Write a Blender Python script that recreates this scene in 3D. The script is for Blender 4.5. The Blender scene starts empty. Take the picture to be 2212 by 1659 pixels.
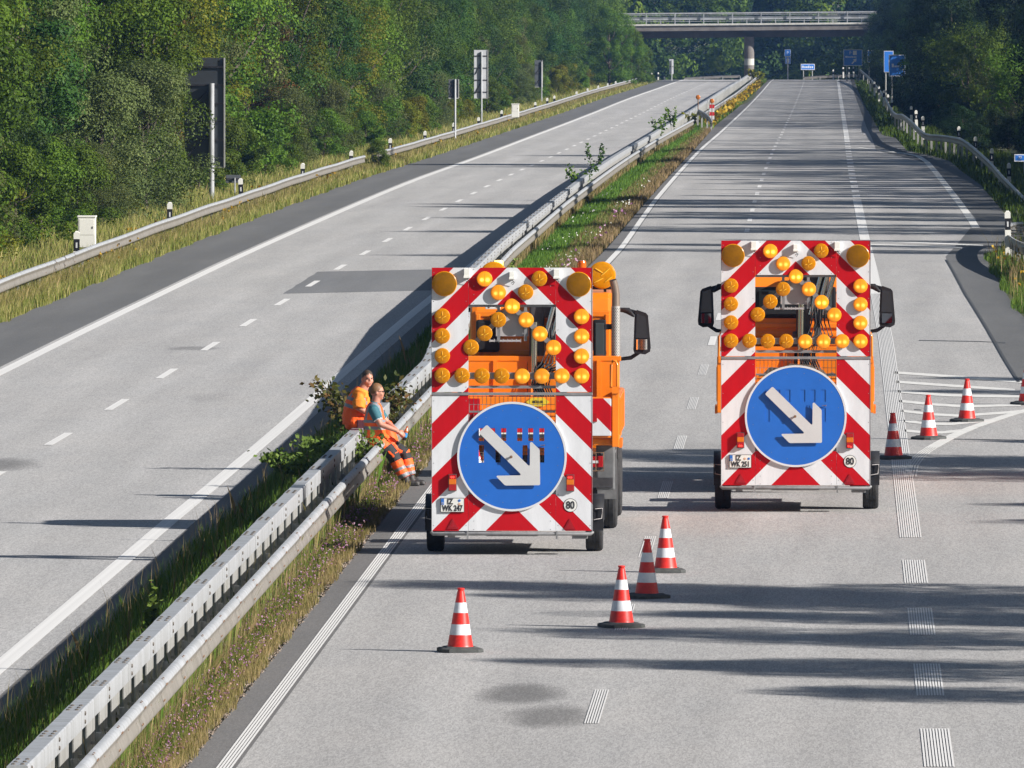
import bpy, bmesh, math, random
import numpy as np
from mathutils import Vector, Matrix
R = math.radians
sc = bpy.context.scene
COL = sc.collection
rnd = random.Random(7)

# ------------------------------------------------------------------ camera, sky, sun, exposure
FPX, H = 26610.0, 8.3            # focal length in units of a 2212 px wide picture, eye height above the road
VPU, VPV = 1808.0, -110.0        # where the straight road would vanish
cam = bpy.data.cameras.new('camera')
camo = bpy.data.objects.new('camera', cam); COL.objects.link(camo)
camo.location = (0, 0, H); camo.rotation_euler = (R(90), 0, 0)
cam.sensor_width = 36; cam.lens = 36 * FPX / 2212
cam.shift_x = -(VPU - 1106) / 2212
cam.shift_y = -(829.5 - VPV) / 2212
cam.clip_start = 1; cam.clip_end = 12000
sc.camera = camo
SUN = Vector((1, -0.40, 0.54)).normalized()
ELEV = math.asin(SUN.z)
AZ = math.atan2(SUN.x, SUN.y)
world = bpy.data.worlds.new('World'); sc.world = world; world.use_nodes = True
wn = world.node_tree.nodes; wl = world.node_tree.links
wn.clear()
sky = wn.new('ShaderNodeTexSky'); sky.sky_type = 'NISHITA'; sky.sun_disc = False
sky.sun_elevation = ELEV; sky.sun_rotation = AZ
bg = wn.new('ShaderNodeBackground'); bg.inputs['Strength'].default_value = 0.042
wo = wn.new('ShaderNodeOutputWorld')
wl.new(sky.outputs[0], bg.inputs[0]); wl.new(bg.outputs[0], wo.inputs[0])
sl = bpy.data.lights.new('sun', 'SUN'); sl.energy = 5.0; sl.angle = R(0.53); sl.color = (1, 0.955, 0.90)
slo = bpy.data.objects.new('sun', sl); COL.objects.link(slo)
slo.rotation_euler = (-SUN).to_track_quat('-Z', 'Y').to_euler()
sc.view_settings.view_transform = 'Standard'; sc.view_settings.look = 'None'
sc.view_settings.exposure = 0.85; sc.view_settings.gamma = 1
sc.cycles.volume_bounces = 0
sc.cycles.max_bounces = 6

# ------------------------------------------------------------------ helpers
def tag(o, label=None, cat=None, group=None, kind=None):
    if label: o['label'] = label
    if cat: o['category'] = cat
    if group: o['group'] = group
    if kind: o['kind'] = kind
    return o
def empty(name, loc=(0, 0, 0), rz=0):
    o = bpy.data.objects.new(name, None); COL.objects.link(o)
    o.location = loc; o.rotation_euler = (0, 0, rz); o.empty_display_size = .2
    return o
def link(name, me, parent=None, loc=None):
    o = bpy.data.objects.new(name, me); COL.objects.link(o)
    if parent: o.parent = parent
    if loc is not None: o.location = loc
    return o
def kids(o): return [c for c in bpy.data.objects if c.parent == o]
def copy_tree(o, parent=None, cache=None):
    if cache is None:
        cache = {}
        for c in bpy.data.objects:
            if c.parent: cache.setdefault(c.parent.name, []).append(c)
    c = o.copy(); COL.objects.link(c); c.parent = parent
    for ch in cache.get(o.name, []): copy_tree(ch, c, cache)
    return c

class MB:
    """collects faces and builds ONE mesh object"""
    def __init__(s): s.v = []; s.f = []; s.m = []; s.sm = []
    def face(s, pts, mi=0, sm=False):
        n = len(s.v); s.v += [tuple(p) for p in pts]; s.f.append(tuple(range(n, n + len(pts)))); s.m.append(mi); s.sm.append(sm)
    def grid(s, rows, mi=0, closed=False, sm=False):
        n = len(s.v); w = len(rows[0])
        for r in rows: s.v += [tuple(p) for p in r]
        for i in range(len(rows) - 1):
            for j in range(w if closed else w - 1):
                k = (j + 1) % w
                s.f.append((n + i * w + j, n + i * w + k, n + (i + 1) * w + k, n + (i + 1) * w + j)); s.m.append(mi); s.sm.append(sm)
    def box(s, x0, x1, y0, y1, z0, z1, mi=0, M=None, bev=0):
        if bev > 0:
            b = min(bev, .49 * min(x1 - x0, y1 - y0, z1 - z0))
            bm = bmesh.new(); bmesh.ops.create_cube(bm, size=1)
            for v in bm.verts: v.co = Vector((x0 + (v.co.x + .5) * (x1 - x0), y0 + (v.co.y + .5) * (y1 - y0), z0 + (v.co.z + .5) * (z1 - z0)))
            bmesh.ops.bevel(bm, geom=bm.edges[:], offset=b, segments=2, affect='EDGES', profile=.6)
            s.bm(bm, mi, M); return
        P = [(x0, y0, z0), (x1, y0, z0), (x1, y1, z0), (x0, y1, z0), (x0, y0, z1), (x1, y0, z1), (x1, y1, z1), (x0, y1, z1)]
        if M is not None: P = [tuple(M @ Vector(p)) for p in P]
        n = len(s.v); s.v += P
        for q in ((0, 3, 2, 1), (4, 5, 6, 7), (0, 1, 5, 4), (1, 2, 6, 5), (2, 3, 7, 6), (3, 0, 4, 7)):
            s.f.append(tuple(n + i for i in q)); s.m.append(mi); s.sm.append(False)
    def bm(s, bm, mi=0, M=None, sm=False):
        n = len(s.v); bm.verts.index_update()
        s.v += [tuple((M @ v.co) if M is not None else v.co) for v in bm.verts]
        for f in bm.faces: s.f.append(tuple(n + v.index for v in f.verts)); s.m.append(mi); s.sm.append(sm)
        bm.free()
    def tube(s, pts, rad, n=8, mi=0, sm=True, cap=True):
        pts = [Vector(p) for p in pts]
        if not isinstance(rad, (list, tuple)): rad = [rad] * len(pts)
        rows = []; up = Vector((0, 0, 1))
        for i, p in enumerate(pts):
            d = (pts[min(i + 1, len(pts) - 1)] - pts[max(i - 1, 0)])
            d = d.normalized() if d.length > 1e-9 else Vector((0, 0, 1))
            a = d.cross(up if abs(d.z) < .95 else Vector((1, 0, 0))).normalized(); b = d.cross(a)
            rows.append([p + rad[i] * (math.cos(2 * math.pi * k / n) * a + math.sin(2 * math.pi * k / n) * b) for k in range(n)])
        s.grid(rows, mi, True, sm)
        if cap:
            s.face(rows[0][::-1], mi); s.face(rows[-1], mi)
    def lathe(s, prof, n=20, M=None, mi=0, sm=True, mif=None):
        # prof: list of (r, h) revolved about local z
        rows = []
        for r, h in prof:
            row = [Vector((r * math.cos(2 * math.pi * k / n), r * math.sin(2 * math.pi * k / n), h)) for k in range(n)]
            if M is not None: row = [M @ p for p in row]
            rows.append(row)
        for i in range(len(rows) - 1):
            s.grid(rows[i:i + 2], (mif[i] if mif else mi), True, sm)
        if prof[0][0] > 1e-6: s.face(rows[0][::-1], mif[0] if mif else mi)
        if prof[-1][0] > 1e-6: s.face(rows[-1], mif[-1] if mif else mi)
    def prism(s, poly, y0, y1, mi=0):
        # poly: (x,z) list, extruded along y (front face at y0)
        A = [(x, y0, z) for x, z in poly]; B = [(x, y1, z) for x, z in poly]
        s.face(A, mi); s.face(B[::-1], mi)
        for i in range(len(poly)):
            j = (i + 1) % len(poly); s.face([A[j], A[i], B[i], B[j]], mi)
    def mesh(s, name, mats):
        me = bpy.data.meshes.new(name); me.from_pydata(s.v, [], s.f)
        for m in (mats if isinstance(mats, (list, tuple)) else [mats]): me.materials.append(m)
        me.polygons.foreach_set('material_index', s.m); me.polygons.foreach_set('use_smooth', s.sm)
        me.update(); return me
    def build(s, name, mats, parent=None, loc=None): return link(name, s.mesh(name, mats), parent, loc)

def along_y():   # local z of a lathe pointing to -y (towards the camera)
    return Matrix.Rotation(R(90), 4, 'X')
def at(x, y, z, M=None):
    T = Matrix.Translation((x, y, z)); return T @ M if M is not None else T

# ------------------------------------------------------------------ materials
MATS = {}
def mat(name, color, rough=.6, metal=0, spec=None, emit=None, es=0, coat=0, nscale=None, nvar=.15, bump=0, bscale=40, coord='Object'):
    m = bpy.data.materials.new(name); m.use_nodes = True; MATS[name] = m
    nt = m.node_tree; b = nt.nodes['Principled BSDF']
    b.inputs['Base Color'].default_value = (*color, 1); b.inputs['Roughness'].default_value = rough; b.inputs['Metallic'].default_value = metal
    if spec is not None: b.inputs['Specular IOR Level'].default_value = spec
    if coat: b.inputs['Coat Weight'].default_value = coat; b.inputs['Coat Roughness'].default_value = .08
    if emit: b.inputs['Emission Color'].default_value = (*emit, 1); b.inputs['Emission Strength'].default_value = es
    tc = nt.nodes.new('ShaderNodeTexCoord')
    if nscale:
        n = nt.nodes.new('ShaderNodeTexNoise'); n.inputs['Scale'].default_value = nscale; n.inputs['Detail'].default_value = 5; n.inputs['Roughness'].default_value = .65
        nt.links.new(tc.outputs[coord], n.inputs['Vector'])
        r = nt.nodes.new('ShaderNodeValToRGB')
        r.color_ramp.elements[0].position = .3; r.color_ramp.elements[1].position = .7
        r.color_ramp.elements[0].color = (*[c * (1 - nvar) for c in color], 1); r.color_ramp.elements[1].color = (*[min(1, c * (1 + nvar)) for c in color], 1)
        nt.links.new(n.outputs['Fac'], r.inputs['Fac']); nt.links.new(r.outputs['Color'], b.inputs['Base Color'])
    if bump:
        n = nt.nodes.new('ShaderNodeTexNoise'); n.inputs['Scale'].default_value = bscale; n.inputs['Detail'].default_value = 3
        nt.links.new(tc.outputs[coord], n.inputs['Vector'])
        bp = nt.nodes.new('ShaderNodeBump'); bp.inputs['Strength'].default_value = bump; bp.inputs['Distance'].default_value = .01
        nt.links.new(n.outputs['Fac'], bp.inputs['Height']); nt.links.new(bp.outputs['Normal'], b.inputs['Normal'])
    return m
def N(nt, t, **kw):
    n = nt.nodes.new(t)
    for k, v in kw.items():
        if k in n.inputs: n.inputs[k].default_value = v
        else: setattr(n, k, v)
    return n
def mth(nt, op, a, b=None, c=None, clamp=False):
    n = nt.nodes.new('ShaderNodeMath'); n.operation = op; n.use_clamp = clamp
    for i, x in enumerate((a, b, c)):
        if x is None: continue
        if isinstance(x, (int, float)): n.inputs[i].default_value = x
        else: nt.links.new(x, n.inputs[i])
    return n.outputs[0]
def mixc(nt, f, a, b):
    n = nt.nodes.new('ShaderNodeMix'); n.data_type = 'RGBA'
    for sk, x in ((n.inputs['Factor'], f), (n.inputs['A'], a), (n.inputs['B'], b)):
        if isinstance(x, (int, float)): sk.default_value = x
        elif isinstance(x, tuple): sk.default_value = (*x, 1)
        else: nt.links.new(x, sk)
    return n.outputs['Result']

def asphalt(name, base, var=.24, stains=(), wear=.13, warm=(1, .985, .97)):
    """speckled road surface: stone grain, broad tonal drift along the lane, named stains"""
    m = bpy.data.materials.new(name); m.use_nodes = True; nt = m.node_tree; b = nt.nodes['Principled BSDF']
    geo = N(nt, 'ShaderNodeNewGeometry'); P = geo.outputs['Position']
    mpa = N(nt, 'ShaderNodeMapping'); mpa.inputs['Scale'].default_value = (75, 7.5, 1); nt.links.new(P, mpa.inputs['Vector'])
    g1 = N(nt, 'ShaderNodeTexNoise', Scale=1.0, Detail=3.0, Roughness=.8); nt.links.new(mpa.outputs[0], g1.inputs['Vector'])
    mpb = N(nt, 'ShaderNodeMapping'); mpb.inputs['Scale'].default_value = (58, 5.0, 1); nt.links.new(P, mpb.inputs['Vector'])
    g2 = N(nt, 'ShaderNodeTexVoronoi', Scale=1.0); nt.links.new(mpb.outputs[0], g2.inputs['Vector'])
    mp = N(nt, 'ShaderNodeMapping'); mp.inputs['Scale'].default_value = (1.3, .045, 1); nt.links.new(P, mp.inputs['Vector'])
    g3 = N(nt, 'ShaderNodeTexNoise', Scale=1.0, Detail=4.0); nt.links.new(mp.outputs[0], g3.inputs['Vector'])
    mp2 = N(nt, 'ShaderNodeMapping'); mp2.inputs['Scale'].default_value = (.8, .16, 1); nt.links.new(P, mp2.inputs['Vector'])
    g4 = N(nt, 'ShaderNodeTexNoise', Scale=1.0, Detail=5.0, Roughness=.6); nt.links.new(mp2.outputs[0], g4.inputs['Vector'])
    v = mth(nt, 'MULTIPLY_ADD', mth(nt, 'SUBTRACT', g1.outputs['Fac'], .5), 5.2 * var, 1.0)
    sep2 = N(nt, 'ShaderNodeSeparateColor'); nt.links.new(g2.outputs['Color'], sep2.inputs[0])
    v = mth(nt, 'MULTIPLY', v, mth(nt, 'MULTIPLY_ADD', mth(nt, 'SUBTRACT', sep2.outputs[0], .5), 1.5 * var, 1.0))
    v = mth(nt, 'MULTIPLY', v, mth(nt, 'MULTIPLY_ADD', mth(nt, 'SUBTRACT', g3.outputs['Fac'], .5), 3.2 * wear, 1.0))
    v = mth(nt, 'MULTIPLY', v, mth(nt, 'MULTIPLY_ADD', mth(nt, 'SUBTRACT', g4.outputs['Fac'], .5), 1.6 * wear, 1.0))
    sxx = N(nt, 'ShaderNodeSeparateXYZ'); nt.links.new(P, sxx.inputs[0])
    trk = mth(nt, 'COSINE', mth(nt, 'MULTIPLY', mth(nt, 'ADD', sxx.outputs[0], 4.4 + .92), 6.2832 / 1.83))
    v = mth(nt, 'MULTIPLY', v, mth(nt, 'MULTIPLY_ADD', mth(nt, 'MULTIPLY', trk, g3.outputs['Fac']), -.07, 1.0))
    if stains:
        sx = N(nt, 'ShaderNodeSeparateXYZ'); nt.links.new(P, sx.inputs[0])
        for (x, y, rx, ry, amt) in stains:
            dx = mth(nt, 'DIVIDE', mth(nt, 'SUBTRACT', sx.outputs[0], x), rx); dy = mth(nt, 'DIVIDE', mth(nt, 'SUBTRACT', sx.outputs[1], y), ry)
            d = mth(nt, 'ADD', mth(nt, 'MULTIPLY', dx, dx), mth(nt, 'MULTIPLY', dy, dy))
            d = mth(nt, 'ADD', d, mth(nt, 'MULTIPLY', mth(nt, 'SUBTRACT', g4.outputs['Fac'], .5), 2.2))
            d = mth(nt, 'ADD', d, mth(nt, 'MULTIPLY', mth(nt, 'SUBTRACT', g1.outputs['Fac'], .5), 1.0))
            k = mth(nt, 'SUBTRACT', 1.0, mth(nt, 'MULTIPLY', mth(nt, 'SUBTRACT', 1.25, d, clamp=True), amt, clamp=True))
            v = mth(nt, 'MULTIPLY', v, k)
    tint = mixc(nt, g4.outputs['Fac'], (base[0] * .97, base[1] * .985, base[2]), (base[0] * 1.02, base[1] * .995, base[2] * .97))
    mul = N(nt, 'ShaderNodeVectorMath', operation='SCALE'); nt.links.new(tint, mul.inputs[0]); nt.links.new(v, mul.inputs['Scale'])
    nt.links.new(mul.outputs[0], b.inputs['Base Color']); b.inputs['Roughness'].default_value = .85; b.inputs['Specular IOR Level'].default_value = .3
    bp = N(nt, 'ShaderNodeBump', Strength=.5, Distance=.004); nt.links.new(g1.outputs['Fac'], bp.inputs['Height']); nt.links.new(bp.outputs[0], b.inputs['Normal'])
    MATS[name] = m; return m

def leafmat(name, cols, trans=.32, rough=.55):
    """cols: dark, mid, light; the face attribute tint picks between them, object random shifts the whole plant"""
    m = bpy.data.materials.new(name); m.use_nodes = True; nt = m.node_tree; b = nt.nodes['Principled BSDF']; out = nt.nodes['Material Output']
    a = N(nt, 'ShaderNodeAttribute', attribute_name='tint')
    oi = N(nt, 'ShaderNodeObjectInfo')
    r = N(nt, 'ShaderNodeValToRGB'); e = r.color_ramp.elements
    e[0].position = 0; e[0].color = (*cols[0], 1); e[1].position = 1; e[1].color = (*cols[-1], 1)
    for i, c in enumerate(cols[1:-1]):
        k = e.new((i + 1) / (len(cols) - 1)); k.color = (*c, 1)
    nt.links.new(a.outputs['Fac'], r.inputs['Fac'])
    hs = N(nt, 'ShaderNodeHueSaturation'); nt.links.new(r.outputs['Color'], hs.inputs['Color'])
    nt.links.new(mth(nt, 'MULTIPLY_ADD', oi.outputs['Random'], .034, .466), hs.inputs['Hue'])
    nt.links.new(mth(nt, 'MULTIPLY_ADD', oi.outputs['Random'], .65, .86), hs.inputs['Value'])
    nt.links.new(hs.outputs[0], b.inputs['Base Color']); b.inputs['Roughness'].default_value = rough; b.inputs['Specular IOR Level'].default_value = .12
    tr = N(nt, 'ShaderNodeBsdfTranslucent'); nt.links.new(hs.outputs[0], tr.inputs['Color'])
    mx = N(nt, 'ShaderNodeMixShader', Fac=trans); nt.links.new(b.outputs[0], mx.inputs[1]); nt.links.new(tr.outputs[0], mx.inputs[2])
    nt.links.new(mx.outputs[0], out.inputs['Surface'])
    MATS[name] = m; return m

def stripes(name):
    """warning board: red and white chevrons pointing up, period .735 m, taken from the board's own x and z"""
    m = bpy.data.materials.new(name); m.use_nodes = True; nt = m.node_tree; b = nt.nodes['Principled BSDF']
    tc = N(nt, 'ShaderNodeTexCoord'); sx = N(nt, 'ShaderNodeSeparateXYZ'); nt.links.new(tc.outputs['Object'], sx.inputs[0])
    s = mth(nt, 'ADD', mth(nt, 'ABSOLUTE', sx.outputs[0]), mth(nt, 'SUBTRACT', sx.outputs[2], .33))
    fr = mth(nt, 'FRACT', mth(nt, 'DIVIDE', mth(nt, 'ADD', s, .735 * 4), .735))
    k = mth(nt, 'LESS_THAN', fr, .495)
    mpd = N(nt, 'ShaderNodeMapping'); mpd.inputs['Scale'].default_value = (4.5, 1, 1.1); nt.links.new(tc.outputs['Object'], mpd.inputs['Vector'])
    n = N(nt, 'ShaderNodeTexNoise', Scale=1.3, Detail=8.0, Roughness=.75); nt.links.new(mpd.outputs[0], n.inputs['Vector'])
    dirt = mth(nt, 'MULTIPLY_ADD', mth(nt, 'SUBTRACT', n.outputs['Fac'], .5), .55, 1.0)
    c = mixc(nt, k, (.61, .62, .64), (.42, .003, .008))
    mul = N(nt, 'ShaderNodeVectorMath', operation='SCALE'); nt.links.new(c, mul.inputs[0]); nt.links.new(dirt, mul.inputs['Scale'])
    nt.links.new(mul.outputs[0], b.inputs['Base Color']); b.inputs['Roughness'].default_value = .5; b.inputs['Specular IOR Level'].default_value = .2
    MATS[name] = m; return m

def lit_lens(name, strength, off=(0, 0)):
    """a flashing lamp caught lit: two bulbs' glow behind a ribbed amber lens (lens local x, z)"""
    m = bpy.data.materials.new(name); m.use_nodes = True; nt = m.node_tree; b = nt.nodes['Principled BSDF']
    tc = N(nt, 'ShaderNodeTexCoord'); sx = N(nt, 'ShaderNodeSeparateXYZ'); nt.links.new(tc.outputs['Object'], sx.inputs[0])
    x, z = sx.outputs[0], sx.outputs[2]
    def spot(cx, cz, w):
        dx = mth(nt, 'SUBTRACT', x, cx); dz = mth(nt, 'SUBTRACT', z, cz)
        d2 = mth(nt, 'ADD', mth(nt, 'MULTIPLY', dx, dx), mth(nt, 'MULTIPLY', dz, dz))
        return mth(nt, 'POWER', 2.718, mth(nt, 'MULTIPLY', d2, -1 / (w * w)))
    g = mth(nt, 'ADD', spot(-.04, -.012, .030), spot(.045, -.012, .034))
    g = mth(nt, 'MULTIPLY_ADD', spot(0, 0, .10), .42, g)
    rib = mth(nt, 'MULTIPLY_ADD', mth(nt, 'SINE', mth(nt, 'MULTIPLY', x, 6.283 / .0125)), .30, .75)
    rib2 = mth(nt, 'MULTIPLY_ADD', mth(nt, 'SINE', mth(nt, 'MULTIPLY', z, 6.283 / .0125)), .18, .85)
    bar = mth(nt, 'MULTIPLY_ADD', mth(nt, 'GREATER_THAN', mth(nt, 'ABSOLUTE', x), .006), .65, .35)
    g = mth(nt, 'MULTIPLY', mth(nt, 'MULTIPLY', mth(nt, 'MULTIPLY', g, rib), rib2), bar)
    r = N(nt, 'ShaderNodeValToRGB'); e = r.color_ramp.elements
    e[0].position = .05; e[0].color = (.62, .13, .0, 1); e[1].position = 1; e[1].color = (1, .78, .18, 1)
    k = e.new(.5); k.color = (1, .29, .003, 1)
    nt.links.new(g, r.inputs['Fac']); nt.links.new(r.outputs[0], b.inputs['Emission Color'])
    nt.links.new(mth(nt, 'MULTIPLY_ADD', g, strength, strength * .28), b.inputs['Emission Strength'])
    b.inputs['Base Color'].default_value = (.6, .22, .01, 1); b.inputs['Roughness'].default_value = .25
    MATS[name] = m; return m

def galvan(name, base=(.50, .52, .54)):
    """weathered zinc coated steel with vertical run marks"""
    m = bpy.data.materials.new(name); m.use_nodes = True; nt = m.node_tree; b = nt.nodes['Principled BSDF']
    geo = N(nt, 'ShaderNodeNewGeometry')
    mp = N(nt, 'ShaderNodeMapping'); mp.inputs['Scale'].default_value = (1.5, 6.0, .8); nt.links.new(geo.outputs['Position'], mp.inputs['Vector'])
    n1 = N(nt, 'ShaderNodeTexNoise', Scale=1.0, Detail=6.0, Roughness=.7); nt.links.new(mp.outputs[0], n1.inputs['Vector'])
    n2 = N(nt, 'ShaderNodeTexNoise', Scale=30.0, Detail=3.0); nt.links.new(geo.outputs['Position'], n2.inputs['Vector'])
    f = mth(nt, 'ADD', mth(nt, 'MULTIPLY', n1.outputs['Fac'], .75), mth(nt, 'MULTIPLY', n2.outputs['Fac'], .25))
    r = N(nt, 'ShaderNodeValToRGB'); e = r.color_ramp.elements
    e[0].position = .32; e[0].color = (base[0] * .55, base[1] * .54, base[2] * .5, 1); e[1].position = .62; e[1].color = (*base, 1)
    nt.links.new(f, r.inputs['Fac']); nt.links.new(r.outputs[0], b.inputs['Base Color'])
    b.inputs['Metallic'].default_value = .25; b.inputs['Roughness'].default_value = .5
    MATS[name] = m; return m

asphalt_light = asphalt('asphalt_light', (.345, .338, .33), stains=((-3.55, 137.3, .50, 1.9, .50), (-3.1, 133.2, .55, 2.0, .48), (-3.0, 143, .3, .9, .12), (-2.2, 205, .6, 2.5, .16)))
asphalt_west = asphalt('asphalt_west', (.362, .356, .349), stains=((-14.1, 270, .55, 1.4, .35), (-14.2, 205, .9, 3.2, .5), (-12.2, 240, .5, 3, .12)))
asphalt_dark = asphalt('asphalt_dark', (.135, .131, .128), var=.14, wear=.16)
asphalt_side = asphalt('asphalt_side', (.125, .126, .126), var=.12, wear=.14)
asphalt_patch = asphalt('asphalt_patch', (.165, .168, .172), var=.10, wear=.12)
paint = mat('road_paint', (.66, .65, .63), .7, nscale=6, nvar=.10, coord='Generated')
paint_old = mat('worn_road_paint', (.62, .61, .58), .75, nscale=5, nvar=.2)
steel = galvan('galvanised_steel', (.44, .455, .48))
steel_beige = galvan('beige_steel', (.27, .25, .225))
steel_dull = galvan('dull_steel', (.40, .40, .39))
concrete = mat('concrete', (.30, .27, .25), .85, nscale=1.2, nvar=.25)
concrete_pale = mat('pale_concrete', (.48, .47, .43), .85, nscale=2, nvar=.2)
orange = mat('orange_lacquer', (.80, .20, .008), .35, coat=.25, nscale=3, nvar=.10)
orange_dull = mat('worn_orange_lacquer', (.70, .18, .012), .5, nscale=5, nvar=.22)
black = mat('black_plastic', (.016, .016, .018), .55, spec=.25, nscale=8, nvar=.3)
rubber = mat('tyre_rubber', (.022, .022, .023), .85, nscale=14, nvar=.4, bump=.4, bscale=30)
grey_metal = mat('grey_metal', (.23, .23, .235), .5, metal=.3, nscale=9, nvar=.25)
grey_plate = mat('grey_plate', (.36, .34, .34), .55, nscale=4, nvar=.08)
dark_metal = mat('dark_steel', (.055, .052, .055), .5, metal=.3, nscale=7, nvar=.4)
rust = mat('rusty_steel', (.16, .09, .05), .8, nscale=9, nvar=.5)
chrome = mat('chrome', (.62, .60, .57), .18, metal=1)
glass = mat('dark_glass', (.02, .025, .025), .05, spec=.8)
mirror = mat('mirror_glass', (.05, .05, .055), .03, metal=.6)
wide_glass = mat('wide_angle_mirror_glass', (.75, .75, .75), .02, metal=1)
white_plastic = mat('white_plastic', (.72, .71, .66), .5, nscale=20, nvar=.05)
white_film = mat('white_reflective', (.58, .585, .60), .5, nscale=3, nvar=.06)
red_film = mat('red_reflective', (.50, .008, .014), .45, nscale=3, nvar=.1)
arrow_white = mat('white_arrow_film', (.50, .50, .50), .5, nscale=2, nvar=.07)
blue_film = mat('blue_reflective', (.012, .115, .46), .42, nscale=2.5, nvar=.07)
blue_far = mat('blue_sign_face', (.03, .19, .66), .5, nscale=2, nvar=.06)
sign_white = mat('sign_white', (.72, .74, .78), .5)
sign_back = mat('sign_back', (.062, .070, .078), .6, nscale=1.5, nvar=.12)
sign_pale = mat('pale_sign_back', (.42, .43, .45), .6, nscale=1.5, nvar=.12)
amber = mat('amber_lens', (.55, .215, .0), .22, spec=.35, nscale=18, nvar=.12)
amber_dark = mat('smoked_amber_lens', (.20, .085, .001), .16, spec=.35, nscale=10, nvar=.2)
amber_mid = mat('tinted_amber_lens', (.47, .175, .0), .18, spec=.4, nscale=25, nvar=.2)
amber_glint = mat('amber_lens_glint', (.80, .45, .03), .3)
amber_glow = lit_lens('lit_amber_lens', .72)
amber_bright = lit_lens('bright_lit_amber_lens', 1.15)
amber_half = lit_lens('half_lit_amber_lens', .38)
beacon_off = mat('beacon_lens', (.55, .10, .004), .15, coat=.5)
beacon_on = mat('lit_beacon_lens', (.8, .3, .02), .2, emit=(1, .62, .12), es=3.5)
red_lens = mat('red_lens', (.33, .008, .01), .2, coat=.4)
red_glow = mat('lit_red_lens', (.5, .01, .01), .2, emit=(1, .03, .02), es=2.2)
orange_lens = mat('orange_lens', (.6, .14, .004), .2, coat=.4)
reflector_red = mat('red_reflector', (.30, .006, .012), .25)
ink = mat('black_print', (.012, .012, .014), .6)
plate_white = mat('plate_white', (.66, .66, .62), .5)
yellow_film = mat('yellow_sticker', (.65, .45, .02), .5)
cone_red = mat('cone_red', (.62, .022, .014), .42, nscale=7, nvar=.22)
cone_white = mat('cone_white', (.62, .64, .67), .45, nscale=7, nvar=.16)
cone_base = mat('cone_base_rubber', (.055, .058, .056), .8, nscale=10, nvar=.4)
soil = mat('soil', (.10, .065, .04), .95, nscale=14, nvar=.5, bump=1, bscale=20)
bark = mat('bark', (.075, .06, .045), .9, nscale=9, nvar=.4, bump=.6, bscale=12)
skin = mat('skin', (.44, .20, .135), .55, nscale=20, nvar=.08)
vest = mat('orange_vest_cloth', (1.0, .112, .007), .65, emit=(1, .12, .01), es=.0, nscale=12, nvar=.12)
tee_orange = mat('orange_shirt_cloth', (.75, .22, .015), .8, nscale=12, nvar=.1)
tee_teal = mat('teal_shirt_cloth', (.03, .12, .15), .8, nscale=12, nvar=.15)
tape = mat('grey_reflective_tape', (.20, .21, .23), .5)
black_cloth = mat('black_cloth', (.018, .017, .019), .8, nscale=12, nvar=.3)
hair_brown = mat('brown_hair', (.045, .028, .018), .6, nscale=60, nvar=.4)
hair_blond = mat('short_fair_hair', (.17, .085, .035), .6, nscale=60, nvar=.35)
boot = mat('boot_leather', (.03, .027, .026), .6, nscale=20, nvar=.3)
stripe = stripes('chevron_film')

leaf_mats = {
 'mid': leafmat('leaves_mid_green', ((.020, .048, .005), (.055, .112, .010), (.12, .185, .020))),
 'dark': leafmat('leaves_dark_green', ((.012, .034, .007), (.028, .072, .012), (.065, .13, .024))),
 'shade_dark': leafmat('leaves_shade_darkened', ((.005, .013, .004), (.012, .030, .008), (.028, .060, .012))),  # shade of the right woods put into a darker leaf colour
 'olive': leafmat('leaves_olive', ((.034, .052, .014), (.075, .102, .030), (.14, .165, .06))),
 'yellow': leafmat('leaves_yellow_green', ((.040, .056, .004), (.10, .115, .008), (.19, .18, .018))),
 'brown': leafmat('leaves_rusty', ((.035, .035, .010), (.09, .065, .018), (.19, .105, .028))),
}
grass_green = leafmat('grass_green', ((.022, .055, .008), (.055, .12, .015), (.12, .19, .03)), .3)
grass_dry = leafmat('grass_dry', ((.06, .09, .018), (.19, .17, .06), (.33, .26, .13)), .3)
grass_mix = leafmat('grass_mixed', ((.055, .105, .012), (.19, .20, .05), (.38, .32, .14)), .38)
flower_pink = leafmat('pink_flowers', ((.30, .12, .22), (.42, .20, .32), (.58, .38, .47)), .3)
flower_brown = leafmat('faded_flower_heads', ((.09, .055, .035), (.17, .10, .065), (.26, .17, .12)), .2)
flower_yellow = leafmat('yellow_flowers', ((.26, .20, .012), (.38, .30, .016), (.5, .42, .05)), .3)
flower_white = leafmat('white_flowers', ((.5, .5, .46), (.62, .62, .57), (.75, .75, .7)), .3)
def ground_material():
    m = bpy.data.materials.new('earth_and_turf'); m.use_nodes = True; nt = m.node_tree; b = nt.nodes['Principled BSDF']
    geo = N(nt, 'ShaderNodeNewGeometry')
    n1 = N(nt, 'ShaderNodeTexNoise', Scale=.9, Detail=8.0, Roughness=.7); nt.links.new(geo.outputs['Position'], n1.inputs['Vector'])
    n2 = N(nt, 'ShaderNodeTexNoise', Scale=18.0, Detail=5.0); nt.links.new(geo.outputs['Position'], n2.inputs['Vector'])
    f = mth(nt, 'ADD', mth(nt, 'MULTIPLY', n1.outputs['Fac'], .6), mth(nt, 'MULTIPLY', n2.outputs['Fac'], .4))
    r = N(nt, 'ShaderNodeValToRGB'); e = r.color_ramp.elements
    e[0].position = .36; e[0].color = (.035, .055, .014, 1); e[1].position = .66; e[1].color = (.15, .12, .06, 1)
    k = e.new(.5); k.color = (.07, .085, .022, 1)
    nt.links.new(f, r.inputs['Fac']); nt.links.new(r.outputs[0], b.inputs['Base Color']); b.inputs['Roughness'].default_value = .95
    MATS['ground'] = m; return m
turf = ground_material()

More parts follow.
